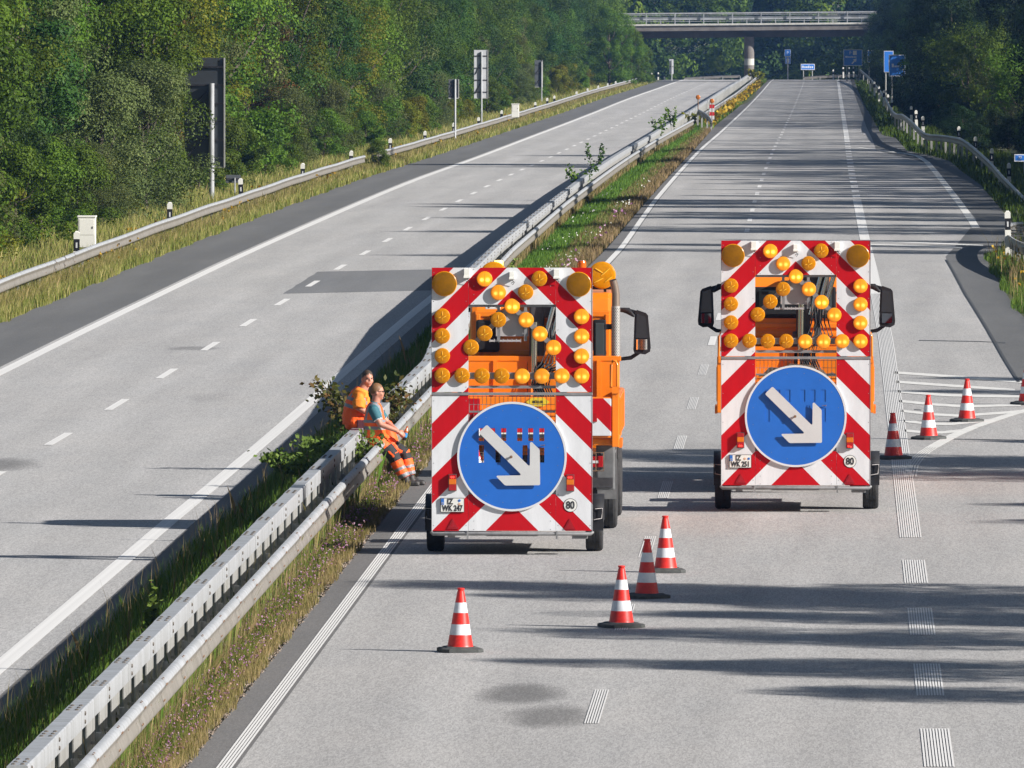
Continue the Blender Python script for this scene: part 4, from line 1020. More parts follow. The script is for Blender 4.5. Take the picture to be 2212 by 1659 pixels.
def cabinet(u, v0, v1, w, y, label):
    x = (u - VPU) * y / FPX; h = (v1 - v0) * y / FPX; z0 = H - (v1 - VPV) * y / FPX
    t = empty('roadside_cabinet', (x, y, z0)); tag(t, label, 'cabinet', 'white roadside cabinets')
    mb = MB(); mb.box(-w / 2, w / 2, 0, w * .8, -.3, h - .05, 0, bev=.015); mb.build('body', white_plastic, t)
    mb = MB(); mb.box(-w / 2 - .02, w / 2 + .02, -.02, w * .8 + .02, h - .05, h, 0, bev=.012); mb.build('lid', white_plastic, t)
    mb = MB(); mb.box(-w / 2 + .04, w / 2 - .04, -.008, 0, .06, h - .1, 0, bev=.003); d = mb.build('door', white_plastic, t)
    mb = MB(); mb.box(w / 2 - .09, w / 2 - .07, -.02, -.008, h * .4, h * .5, 0); mb.build('handle', black, d)
cabinet(187, 466, 512, .50, 352, 'white roadside cabinet in the weeds behind the nearest left guide posts')
cabinet(1113, 224, 243, .46, 760, 'small pale cabinet far along the left verge below the woods')

def sign_back_view(name, u0, u1, v0, v1, up, vbase, y, label, face_m, back_m, ribs_n, yaw=0, pole_r=.07, frame=True, vtop=None):
    """a road sign seen from behind: its panel faces the oncoming carriageway"""
    sc_ = y / FPX; x0, x1 = (u0 - VPU) * sc_, (u1 - VPU) * sc_; z1 = H - (v0 - VPV) * sc_; z0 = H - (v1 - VPV) * sc_
    xp = (up - VPU) * sc_; zb = H - (vbase - VPV) * sc_
    t = empty(name, (xp, y, zb), yaw); tag(t, label, 'road sign')
    a, b, c, d = x0 - xp, x1 - xp, z0 - zb, z1 - zb
    mb = MB(); mb.box(a, b, .08, .10, c, d, 0, bev=.008); pn = mb.build('panel', back_m, t)
    mb = MB(); mb.box(a, b, .102, .106, c, d, 0); mb.build('face', face_m, pn)
    mb = MB()
    for k in range(ribs_n):
        z = c + (d - c) * (k + .5) / ribs_n; mb.box(a + .03, b - .03, .045, .08, z - .03, z + .03, 0)
    if frame:
        mb.box(b - .02, b + .025, .04, .11, c, d, 1); mb.box(a, b, .05, .11, c - .03, c + .015, 1)
        for k in range(2): mb.tube([(a + .1, .05, c + (d - c) * (.1 + .4 * k)), (-.06, .05, c + (d - c) * (.32 + .4 * k))], .03, 6, 0)
    mb.build('bracket', [dark_metal, steel_dull], pn)
    mb = MB(); zt = (H - (vtop - VPV) * sc_ - zb) if vtop else d - .1
    mb.tube([(0, 0, -.4), (0, 0, zt)], pole_r, 10, 0); mb.build('pole', steel, t)
    return t
sign_back_view('road_sign', 395, 484, 125, 361, 457, 412, 443, 'large direction sign seen from behind with cross bars, half hidden in the left woods', blue_far, sign_back, 6, R(-12), .10, vtop=180)
sign_back_view('road_sign', 488, 520, 378, 395, 507, 412, 452, 'small low marker sign seen from behind next to the large dark sign', sign_white, sign_back, 1, R(5), .03, False)
sign_back_view('road_sign', 969, 991, 171, 212, 983, 285, 655, 'narrow dark sign on a thin pole seen from behind, middle of the left verge', sign_white, sign_back, 2, R(8), .06, vtop=171)
sign_back_view('road_sign', 1024, 1054, 108, 212, 1040, 265, 745, 'tall pale grey sign back on a slim pole at the left woods', blue_far, sign_pale, 4, R(6), .06, True)
sign_back_view('road_sign', 1155, 1172, 130, 188, 1170, 225, 950, 'dark sign back half swallowed by trees on the left verge', blue_far, sign_back, 3, R(6), .05, True)
sign_back_view('road_sign', 1446, 1455, 128, 160, 1451, 166, 1180, 'pale sign back at the far end of the left woods before the bridge', sign_white, sign_pale, 1, R(4), .05, False)

def blue_sign(u0, u1, v0, v1, y, label, marks, poles=2, yaw=0, base=None):
    sc_ = y / FPX; x0, x1 = (u0 - VPU) * sc_, (u1 - VPU) * sc_; z1 = H - (v0 - VPV) * sc_; z0 = H - (v1 - VPV) * sc_
    zb = zr(y) - .4 if base is None else base; xm = (x0 + x1) / 2; w, h = (x1 - x0), (z1 - z0)
    t = empty('blue_road_sign', (xm, y, zb), yaw); tag(t, label, 'road sign', None)
    c = z0 - zb
    mb = MB(); mb.box(-w / 2, w / 2, 0, .05, c, c + h, 0, bev=.01); mb.build('panel', sign_back, t)
    mb = MB(); e = min(.06, w * .05); mb.box(-w / 2, w / 2, -.008, -.001, c, c + h, 0); bd = mb.build('border', sign_white, t)
    mb = MB(); mb.box(-w / 2 + e, w / 2 - e, -.014, -.009, c + e, c + h - e, 0); fc = mb.build('face', blue_far, t)
    mb = MB()
    for mk in marks:
        if mk[0] == 'text': add_text(mb, mk[1], mk[4] * h, mk[2] * w - w / 2, -.018, c + mk[3] * h, 0, .9, .002, .004)
        elif mk[0] == 'bar': mb.box(mk[1] * w - w / 2, mk[2] * w - w / 2, -.02, -.0145, c + mk[3] * h, c + mk[4] * h, 0)
        elif mk[0] == 'arrow':
            ax, az = mk[1] * w - w / 2, c + mk[2] * h; s = mk[3] * h
            pts = [(0, 0), (.18, -.12), (.62, .38), (.78, .22), (.9, .85), (.28, .72), (.44, .56)]
            mb.prism([(ax + p * s, az + q * s) for p, q in pts], -.02, -.0145, 0)
        elif mk[0] == 'up':
            ax, az = mk[1] * w - w / 2, c + mk[2] * h; s = mk[3] * h
            mb.prism([(ax - .06 * s, az), (ax + .06 * s, az), (ax + .06 * s, az + .6 * s), (ax + .2 * s, az + .6 * s), (ax, az + s), (ax - .2 * s, az + .6 * s), (ax - .06 * s, az + .6 * s)], -.02, -.0145, 0)
    if marks: mb.build('lettering', sign_white, fc)
    for i in range(poles):
        x = 0 if poles == 1 else (-.32 + .64 * i) * w
        mb = MB(); mb.tube([(x, .1, -.3), (x, .1, c + h * .95)], .055, 8, 0); mb.build('pole', steel_dull, t)
    return t
blue_sign(1822, 1863, 107, 142, 1335, 'blue exit sign with white P, pictogram and slanting arrow on the far right verge', [('text', 'P', .36, .78, .27), ('bar', .5, .7, .66, .92), ('bar', .1, .22, .5, .6), ('bar', .24, .3, .5, .57), ('bar', .32, .38, .5, .57), ('bar', .4, .43, .5, .6), ('bar', .45, .52, .5, .57), ('bar', .54, .6, .5, .57), ('bar', .62, .68, .5, .57), ('arrow', .42, .14, .36)])
blue_sign(1874, 1893, 109, 135, 1290, 'dim blue sign partly hidden by the dark trees behind the exit sign', [('bar', .2, .6, .45, .6)])
blue_sign(1909.5, 1930, 110, 156, 925, 'blue sign with white edge standing behind the larger blue sign at the right trees', [('bar', .5, .7, .3, .6)])
blue_sign(1920, 1956, 118, 165, 885, 'larger blue direction sign with white lettering, partly covered by the right trees', [('bar', .18, .3, .42, .58), ('bar', .34, .42, .42, .5), ('bar', .45, .52, .42, .5), ('bar', .55, .62, .42, .5), ('bar', .66, .76, .42, .58), ('up', .86, .14, .24)])
blue_sign(1695, 1708, 107, 122, 1395, 'upper blue parking sign on the thin mast under the bridge', [('text', 'P', .5, .5, .62)], 1)
blue_sign(1696, 1708, 123, 138, 1396, 'lower blue sign with pale pictogram on the thin mast under the bridge', [('bar', .25, .75, .15, .75)], 1)
blue_sign(1730, 1760, 138, 151, 1430, 'low wide blue name board in the shade under the bridge', [('bar', .1, .2, .3, .7), ('bar', .25, .34, .3, .6), ('bar', .38, .48, .3, .6), ('bar', .52, .62, .3, .7), ('bar', .66, .74, .3, .6), ('bar', .78, .88, .3, .6)])
blue_sign(2191, 2236, 333, 349, 505, 'small blue sign reading 77 at the right picture edge', [('text', '77', .28, .5, .5)], 1)

path_barrier('corrugated_crash_barrier', [tuple(((u - VPU) * 1425 / FPX, 1425, H - (v - VPV) * 1425 / FPX)) for u, v in ((1735, 166), (1770, 163.5), (1810, 161.5), (1850, 160))], 'far crosswise barrier at the hilltop below the exit sign', 4, -1, 4)
path_barrier('corrugated_crash_barrier', [tuple(((u - VPU) * 1425 / FPX, 1425, H - (v - VPV) * 1425 / FPX)) for u, v in ((1478, 167.5), (1520, 165), (1560, 163), (1598, 162))], 'far crosswise barrier at the hilltop left of the bridge pier', 4, -1, 4)
# two amber warning lights and the red and white board at the bend of the median barrier
yb = 728; s_ = yb / FPX
def W(u, v, y=yb): return Vector(((u - VPU) * y / FPX, y, H - (v - VPV) * y / FPX))
for (u, v, vb, lb) in ((1508, 210, 235, 'amber warning light on the peak of the median barrier, left one of the pair'), (1538, 218, 240, 'amber warning light above the red and white board, right of the pair')):
    p = W(u, v); b = W(u, vb); t = empty('warning_light', b); tag(t, lb, 'warning light', 'warning lights on the median')
    hgt = (p - b).z; mb = MB(); mb.lathe([(.1, 0), (.14, .05), (.14, .08), (.09, .11), (.0001, .12)], 16, at(0, 0, hgt, along_y()), 0); mb.build('lamp_head', mat('warning_lamp_amber', (.40, .12, .01), .3), t)
    mb = MB(); mb.tube([(0, .02, -.9), (0, .02, hgt - .12)], .03, 8, 0); mb.build('post', rust, t)
b = W(1538, 258); t = empty('marker_board', b); tag(t, 'red and white banded marker board at the end of the median barrier', 'marker board')
mb = MB(); hh = (258 - 226) * s_
for k in range(4): mb.box(-.14, .14, 0, .03, hh * k / 4 + .001, hh * (k + 1) / 4, 1 - k % 2)
mb.build('panel', [red_film, white_film], t); mb = MB(); mb.box(-.03, .03, .03, .07, -.5, hh * .9, 0); mb.build('post', steel_dull, t)
pe = [W(1510, 236, 728), W(1517, 240, 727), W(1527, 246, 726), W(1535, 254, 725), W(1540, 262, 724.5)]
path_barrier('corrugated_crash_barrier', [tuple(p) for p in pe], 'short bent-down barrier end below the two amber warning lights', 6, 1, 5)

# ------------------------------------------------------------------ the bridge
def bridge():
    y = 1330; s = y / FPX
    def X(u): return (u - VPU) * s
    def Z(v): return H - (v - VPV) * s
    t = empty('road_bridge', (X(1618), y, Z(160))); tag(t, 'concrete road bridge with pale railing crossing the motorway in the distance', 'bridge')
    ox, oz = X(1618), Z(160)
    x0, x1 = X(900) - ox, X(2300) - ox
    tilt = -(80 - 75.5) / 545     # the deck climbs gently to the right
    def zt(v, x): return Z(v) - oz + (-tilt) * (x - (X(1345) - ox)) 
    def slab(va, vb, ya, yb, m, name, par=t):
        mb = MB(); rows = []
        for x in (x0, x1):
            a, b = zt(va, x), zt(vb, x); rows.append([(x, ya, b), (x, ya, a), (x, yb, a), (x, yb, b)])
        mb.grid(rows, 0, True); mb.face(rows[0]); mb.face(rows[1][::-1]); return mb.build(name, m, par)
    slab(56.5, 68, -.2, 11, mat('bridge_concrete', (.155, .14, .128), .9, nscale=1.2, nvar=.25), 'deck'); slab(52.5, 56.4, -.35, .4, concrete_pale, 'kerb'); slab(68.1, 83.5, 2.6, 9.0, mat('shade_toned_concrete', (.10, .092, .09), .9, nscale=1, nvar=.2), 'girder')  # girder gets a darker concrete, its shade put into the colour
    mb = MB(); n = 0
    x = x0
    while x < x1:
        if n % 2 == 0: mb.box(x - .05, x + .05, -.02, .08, zt(53, x), zt(29, x), 0)
        else: mb.box(x - .05, x + .05, .3, .4, zt(53, x), zt(36, x), 0)
        x += 1.55; n += 1
    for va, vb, yy in ((28.5, 31.5, 0), (37, 44.5, .25)):
        rows = []
        for x in (x0, x1): rows.append([(x, yy, zt(vb, x)), (x, yy, zt(va, x)), (x, yy + .08, zt(va, x)), (x, yy + .08, zt(vb, x))])
        mb.grid(rows, 0, True)
    for v_ in (34, 47.5):
        mb.tube([(x0, .04, zt(v_, x0)), (x1, .04, zt(v_, x1))], .03, 6, 0)
    mb.build('railing', steel, t)
    mb = MB(); mb.lathe([(.54, -1.2), (.54, zt(82, 0))], 24, at(0, 1.6, 0), 0); p = mb.build('pier', MATS['bridge_concrete'], t)
    mb = MB(); mb.lathe([(.546, Z(141) - oz), (.546, Z(127) - oz)], 24, at(0, 1.6, 0), 0); mb.build('pale_band', concrete_pale, p)
    for u in (1040, 2180):
        mb = MB(); mb.box(X(u) - ox - 3, X(u) - ox + 3, 1, 9.5, -2, zt(82, X(u) - ox), 0); mb.build('abutment', concrete, t)
bridge()

# ------------------------------------------------------------------ the two road workers
def ell(mb, c, r, fr=None, n=14, mi=0):
    fr = fr or Matrix.Identity(3); rows = []
    for i in range(n + 1):
        t = math.pi * i / n; row = []
        for k in range(n * 2):
            a = math.pi * k / n; p = Vector((r[0] * math.sin(t) * math.cos(a), r[1] * math.sin(t) * math.sin(a), r[2] * math.cos(t)))
            row.append(Vector(c) + fr @ p)
        rows.append(row)
    mb.grid(rows, mi, True, True)
def loft(mb, rings, n=24, mi=0):
    """rings: (centre, half depth along x, half width along y)"""
    rows = []
    for i, (c, a, b) in enumerate(rings):
        d = Vector(rings[min(i + 1, len(rings) - 1)][0]) - Vector(rings[max(i - 1, 0)][0]); d.normalize()
        ex = Vector((0, 1, 0)).cross(d).normalized(); ey = d.cross(ex)
        rows.append([Vector(c) + ex * a * math.cos(2 * math.pi * k / n) + ey * b * math.sin(2 * math.pi * k / n) for k in range(n)])
    mb.grid(rows, mi, True, True); mb.face(rows[0][::-1], mi); mb.face(rows[-1], mi)
def fuse(mb, name, mats, parent, voxel=.011, smooth=4, fn=None, noise=0):
    me = mb.mesh(name, mats); o = link('tmp', me)
    m = o.modifiers.new('r', 'REMESH'); m.mode = 'VOXEL'; m.voxel_size = voxel
    s = o.modifiers.new('s', 'SMOOTH'); s.iterations = smooth; s.factor = .5
    if noise:
        tx = bpy.data.textures.new('folds', 'CLOUDS'); tx.noise_scale = .07
        d = o.modifiers.new('d', 'DISPLACE'); d.texture = tx; d.strength = noise; d.mid_level = .5
    dg = bpy.context.evaluated_depsgraph_get(); out = bpy.data.meshes.new_from_object(o.evaluated_get(dg))
    bpy.data.objects.remove(o); out.name = name
    out.materials.clear()
    for q in (mats if isinstance(mats, (list, tuple)) else [mats]): out.materials.append(q)
    for p in out.polygons:
        p.use_smooth = True; p.material_index = fn(p.center) if fn else 0
    return link(name, out, parent)
def frame(fwd, up=(0, 0, 1)):
    f = Vector(fwd).normalized(); u = Vector(up); r = u.cross(f).normalized(); u = f.cross(r).normalized()
    return Matrix((f, r, u)).transposed()        # local x forward, y to the left, z up
def head_parts(mb, c, fr):
    V = lambda x, y, z: Vector(c) + fr @ Vector((x, y, z))
    ell(mb, V(-.012, 0, .022), (.098, .077, .105), fr); ell(mb, V(.025, 0, -.045), (.068, .062, .075), fr)
    ell(mb, V(.082, 0, -.012), (.026, .014, .026), fr); ell(mb, V(.072, 0, -.068), (.022, .028, .011), fr); ell(mb, V(.060, 0, -.098), (.026, .028, .02), fr)
    ell(mb, V(.066, 0, .028), (.026, .05, .014), fr)
    for s in (-1, 1): ell(mb, V(-.015, s * .079, -.012), (.02, .012, .034), fr); ell(mb, V(.055, s * .042, -.035), (.028, .024, .03), fr)
def face_details(parent, c, fr, hairm, glasses, cut):
    V = lambda x, y, z: Vector(c) + fr @ Vector((x, y, z))
    mb = MB()
    for s in (-1, 1): ell(mb, V(.078, s * .032, .008), (.010, .014, .008), fr, 8)
    mb.build('eyes', ink, parent)
    mb = MB(); mb.tube([V(.088, -.024, -.068), V(.094, 0, -.067), V(.088, .024, -.068)], [.003, .005, .003], 6, 0); mb.build('mouth', mat('lips', (.38, .13, .10), .6), parent)
    hb = MB(); ell(hb, V(-.018, 0, .036), (.100, .083, .104), fr, 18)
    def keep(p):
        q = fr.transposed() @ (Vector(p) - Vector(c)); return q.z > cut + max(0, q.x) * 1.05 - (.05 if q.x < -.04 else 0) and not (abs(q.y) > .055 and -.04 < q.x < .02 and q.z < .02)
    h2 = MB()
    for f, s_ in zip(hb.f, hb.sm):
        P = [hb.v[i] for i in f]; cc = sum((Vector(p) for p in P), Vector()) / len(P)
        if keep(cc): h2.face(P, 0, True)
    h2.build('hair', hairm, parent)
    if glasses:
        g = MB()
        for s in (-1, 1):
            g.tube([V(.093, s * .012, .012), V(.096, s * .014, -.012), V(.090, s * .05, -.014), V(.082, s * .058, .008), V(.086, s * .055, .018), V(.093, s * .014, .018), V(.093, s * .012, .012)], .0032, 5, 0)
            g.tube([V(.084, s * .058, .014), V(.03, s * .083, .014), V(-.02, s * .087, .012)], .0032, 5, 0)
        g.tube([V(.094, -.012, .012), V(.097, 0, .014), V(.094, .012, .012)], .0032, 5, 0)
        g.build('glasses', ink, parent)
def hand(mb, wrist, d, side, grip=0.0):
    """palm and five bent fingers; d points along the hand, side towards the thumb"""
    d = Vector(d).normalized(); s = Vector(side); s = (s - d * s.dot(d)).normalized(); n = d.cross(s).normalized(); w = Vector(wrist)
    fr = Matrix((d, s, n)).transposed(); ell(mb, w + d * .045, (.052, .04, .016), fr, 10)
    for k, (o, L) in enumerate(((.030, .068), (.010, .077), (-.010, .072), (-.029, .056))):
        b = w + d * .082 + s * o; c = .35 + grip
        p1 = b + (d * math.cos(c) - n * math.sin(c)) * L * .45; p2 = p1 + (d * math.cos(2 * c) - n * math.sin(2 * c)) * L * .3; p3 = p2 + (d * math.cos(2.6 * c) - n * math.sin(2.6 * c)) * L * .25
        mb.tube([b - d * .02, b, p1, p2, p3], [.0105, .0105, .0095, .009, .0075], 8, 0)
    b = w + d * .03 + s * .034; mb.tube([b - s * .01, b + (d * .5 + s * .6 - n * .3) * .035, b + (d * .9 + s * .5 - n * .6) * .062], [.013, .011, .009], 8, 0)

def worker_front():
    O = Vector((-6.9, 190.6, 0))
    def q(x, y, dy=0): return Vector((-7.752 + x / 788 - O.x, dy, 1.941 - y / 788))
    t = empty('person', O); tag(t, 'person with glasses, teal shirt and orange vest leaning on the barrier, legs stretched out', 'person', 'road workers resting on the median barrier')
    hc = q(516, 388, .0); hf = frame((1, .10, -.03))
    mb = MB(); head_parts(mb, hc, hf)
    mb.tube([q(485, 570), q(500, 500), q(512, 430)], [.075, .063, .060], 14)
    loft(mb, [(q(515, 965), .12, .16), (q(495, 850), .13, .165), (q(478, 700), .12, .17), (q(482, 590), .09, .15), (q(490, 540), .05, .09)])
    sh, el, wr = q(478, 600, -.185), q(556, 775, -.245), q(752, 858, -.215)
    mb.tube([q(482, 590, -.11), sh, (sh + el) / 2, el, (el + wr) / 2, wr], [.06, .068, .056, .047, .043, .031], 14)
    hand(mb, wr + (wr - el).normalized() * .01, (wr - el) + Vector((0, .04, -.05)), (0, .5, 1), .25)
    sh2, el2, wr2 = q(492, 600, .185), q(620, 770, .235), q(762, 890, .02)
    mb.tube([q(485, 590, .11), sh2, (sh2 + el2) / 2, el2, (el2 + wr2) / 2, wr2], [.06, .068, .056, .047, .043, .031], 14)
    hand(mb, wr2, (wr2 - el2) + Vector((0, -.05, -.1)), (0, -1, .3), .5)
    legs = [(q(530, 985, -.095), q(692, 1150, -.115), q(832, 1425, -.125)), (q(560, 975, .095), q(818, 1140, .105), q(888, 1405, .09))]
    for a, k, f in legs: mb.tube([a, (a + k) / 2, k, (k + f) / 2, f, f + Vector((0, 0, -.08))], [.10, .088, .062, .058, .042, .04], 14)
    fuse(mb, 'body', skin, t, .009, 3)
    face_details(t, hc, hf, hair_blond, True, .014)
    # teal shirt sleeves and collar
    mb = MB()
    for s_, e_ in ((sh, el), (sh2, el2)):
        m_ = s_ + (e_ - s_) * .72; mb.tube([s_ + Vector((-.01, .06 if s_.y < 0 else -.06, .02)), s_, s_ + (e_ - s_) * .4, m_], [.07, .083, .077, .074], 14)
    loft(mb, [(q(482, 620), .115, .185), (q(484, 575), .10, .165), (q(492, 530), .075, .10), (q(497, 510), .072, .076)])
    fuse(mb, 'shirt', [tee_teal, sign_white], t, .011, 3, lambda c: 1 if any(abs((c - (s_ + (e_ - s_) * .735)).dot((e_ - s_).normalized())) < .012 and (c - s_).length < .35 for s_, e_ in ((sh, el), (sh2, el2))) else 0)
    # vest
    mb = MB(); loft(mb, [(q(505, 945), .150, .195), (q(495, 900), .155, .20), (q(490, 820), .158, .20), (q(478, 700), .150, .20), (q(480, 620), .130, .195), (q(484, 565), .112, .175), (q(490, 520), .082, .115)])
    def vm(c):
        ys = (1.941 - c.z) * 788; yt = ys - (c.x + O.x + 7.752) * 788 * .0
        if 722 < yt < 758 or 805 < yt < 842: return 1
        if abs(abs(c.y) - .125) < .024 and yt < 730: return 1
        return 0
    fuse(mb, 'safety_vest', [vest, tape], t, .009, 2, vm, .018)
    # trousers with knee pads, two reflective bands on each leg
    mb = MB(); loft(mb, [(q(498, 905), .145, .185), (q(520, 960), .15, .19), (q(545, 1020), .125, .18)])
    for a, k, f in legs: mb.tube([a, (a * .5 + k * .5), k, k + (f - k) * .5, k + (f - k) * .85, f], [.125, .112, .098, .092, .09, .088], 16)
    def tm(c):
        for a, k, f in legs:
            d = (f - k).normalized(); h_ = (c - k).dot(d); L = (f - k).length; r_ = (c - k - d * h_).length
            if r_ < .13 and -.02 < h_ < L + .02 and abs(c.y - k.y) < .125:
                if .56 < h_ / L < .68 or .84 < h_ / L < .99: return 1
            da = (k - a).normalized(); g = (c - a).dot(da) / (k - a).length
            nrm = (c - a - da * (c - a).dot(da))
            if (.52 < g < 1.05 or 0 < h_ / L < .28) and abs(c.y - k.y) < .10 and nrm.y < .02 and r_ < .2: return 2
        return 0
    fuse(mb, 'trousers', [vest, tape, black_cloth], t, .010, 3, tm, .022)
    for a, k, f in legs:
        mb = MB(); z0 = .0; b = Vector((f.x + .0, f.y, 0))
        ell(mb, Vector((f.x + .015, f.y, .085)), (.058, .052, .10)); ell(mb, Vector((f.x + .10, f.y, .045)), (.115, .050, .045)); ell(mb, Vector((f.x + .16, f.y, .042)), (.065, .05, .042)); mb.box(f.x - .05, f.x + .215, f.y - .046, f.y + .046, .004, .03, 0, bev=.012)
        sh_ = fuse(mb, 'boot', boot, t, .009, 2); sh_.location = (0, 0, max(0, .0))
    t.scale = (1.07, 1.14, 1.0)
    return t, O + wr2
pf, bottle_at = worker_front()
mb = MB(); mb.lathe([(.03, 0), (.034, .01), (.034, .05)], 16, None, 0); mb.lathe([(.0342, .05), (.0342, .12)], 16, None, 1); mb.lathe([(.034, .12), (.034, .15), (.014, .20), (.014, .225), (.0001, .226)], 16, None, 2)
o = mb.build('drink_bottle', [mat('dark_cola', (.02, .012, .01), .1), mat('bottle_label', (.03, .22, .50), .4), mat('bottle_cap', (.45, .12, .03), .3)], None, (-6.70, 190.59, .70)); o.rotation_euler = (0, R(14), R(10))
tag(o, 'small drink bottle with blue label held upright by the worker in the teal shirt', 'bottle')

def worker_back():
    O = Vector((-7.40, 191.5, 0))
    def q(x, y, dy=0): return Vector((-7.752 - .0 + x / 785 - O.x, dy, 1.941 - y / 785 + .0))
    t = empty('person', O); tag(t, 'dark haired person in orange vest and shirt sitting on the box beam, facing the viewer', 'person', 'road workers resting on the median barrier')
    hc = q(352, 252, 0); hf = frame((.42, -.90, -.04))
    mb = MB(); head_parts(mb, hc, hf)
    mb.tube([q(290, 400), q(318, 340), q(340, 290)], [.08, .07, .066], 14)
    loft(mb, [(q(205, 790), .14, .18), (q(205, 690), .15, .185), (q(225, 540), .14, .185), (q(265, 430), .105, .165), (q(290, 380), .06, .10)])
    sh, el, wr = q(262, 430, -.20), q(262, 600, -.27), q(400, 690, -.16)
    mb.tube([q(275, 420, -.12), sh, (sh + el) / 2, el, (el + wr) / 2, wr], [.065, .078, .066, .054, .048, .034], 14)
    hand(mb, wr, wr - el, (0, .3, 1), .4)
    sh2, el2, wr2 = q(275, 430, .2), q(310, 600, .24), q(430, 690, .12)
    mb.tube([q(280, 420, .12), sh2, (sh2 + el2) / 2, el2, (el2 + wr2) / 2, wr2], [.065, .078, .066, .054, .048, .034], 14)
    hand(mb, wr2, wr2 - el2, (0, -.3, 1), .4)
    legs = []
    for s in (-1, 1):
        a, k, f = q(240, 770, s * .10), Vector((.36, s * .13, .90)), Vector((.62, s * .13, .14)); legs.append((a, k, f))
        mb.tube([a, (a + k) / 2, k, (k + f) / 2, f], [.10, .09, .065, .055, .04], 14)
    fuse(mb, 'body', skin, t, .009, 3)
    face_details(t, hc, hf, hair_brown, False, .006)
    mb = MB()
    for s_, e_ in ((sh, el), (sh2, el2)):
        mb.tube([s_ + Vector((0, .07 if s_.y < 0 else -.07, .02)), s_, (s_ + e_) / 2, e_ + (e_ - s_) * .05], [.085, .105, .102, .088], 16)
    loft(mb, [(q(260, 470), .13, .20), (q(270, 420), .12, .185), (q(292, 370), .085, .11)])
    fuse(mb, 'shirt', tee_orange, t, .011, 4, None, .018)
    mb = MB(); loft(mb, [(q(203, 805), .175, .215), (q(202, 720), .178, .215), (q(210, 620), .17, .215), (q(232, 520), .155, .215), (q(262, 425), .125, .19), (q(288, 372), .085, .12)])
    def vm(c):
        ys = (1.941 - c.z) * 785 - (c.x + O.x + 7.752) * 785 * .30 + 60
        if 480 < ys < 522 or 572 < ys < 616: return 1
        if abs(abs(c.y) - .135) < .025 and ys < 490: return 1
        return 0
    fuse(mb, 'safety_vest', [vest, tape], t, .009, 2, vm, .024)
    mb = MB(); loft(mb, [(q(205, 745), .165, .20), (q(215, 800), .16, .20), (q(240, 815), .12, .19)])
    for a, k, f in legs: mb.tube([a, (a + k) / 2, k, k + (f - k) * .5, f], [.12, .112, .10, .092, .09], 16)
    fuse(mb, 'trousers', [vest, tape], t, .011, 3, lambda c: 1 if (c.x > .4 and (.30 < c.z < .38 or .46 < c.z < .54)) else 0, .02)
    for a, k, f in legs:
        mb = MB(); ell(mb, Vector((f.x + .015, f.y, .085)), (.058, .052, .10)); ell(mb, Vector((f.x + .11, f.y, .045)), (.13, .05, .045)); fuse(mb, 'boot', boot, t, .010, 2)
    mb = MB(); mb.box(-.05, .10, -.235, -.20, .84, .99, 0, bev=.02); mb.box(.09, .12, -.25, -.2, .80, .97, 1); t.scale = (1.07, 1.12, 1.0); mb.build('belt_pouch', [mat('maroon_cloth', (.09, .02, .03), .8), tape], t)
worker_back()

# ------------------------------------------------------------------ planting
def face_mesh(name, V, m, tint):
    """V: (n, k, 3) array of separate k-gons with one tint value each"""
    n, k = V.shape[:2]; me = bpy.data.meshes.new(name)
    me.vertices.add(n * k); me.vertices.foreach_set('co', V.reshape(-1).astype(np.float32))
    me.loops.add(n * k); me.loops.foreach_set('vertex_index', np.arange(n * k, dtype=np.int32))
    me.polygons.add(n); me.polygons.foreach_set('loop_start', np.arange(0, n * k, k, dtype=np.int32))
    me.materials.append(m); me.update()
    a = me.attributes.new('tint', 'FLOAT', 'FACE'); a.data.foreach_set('value', np.clip(tint, 0, 1).astype(np.float32))
    return me
def unit(a): return a / np.maximum(np.linalg.norm(a, axis=1, keepdims=True), 1e-9)
def leaves(P, nrm, size, rng, asp=.62):
    n = len(P); t = unit(np.cross(nrm, rng.normal(size=(n, 3)))); b = np.cross(nrm, t)
    L = (size * rng.uniform(.6, 1.4, n))[:, None]
    return np.stack([P - t * L * .5, P + b * L * asp * .5, P + t * L * .5, P - b * L * asp * .5], axis=1)
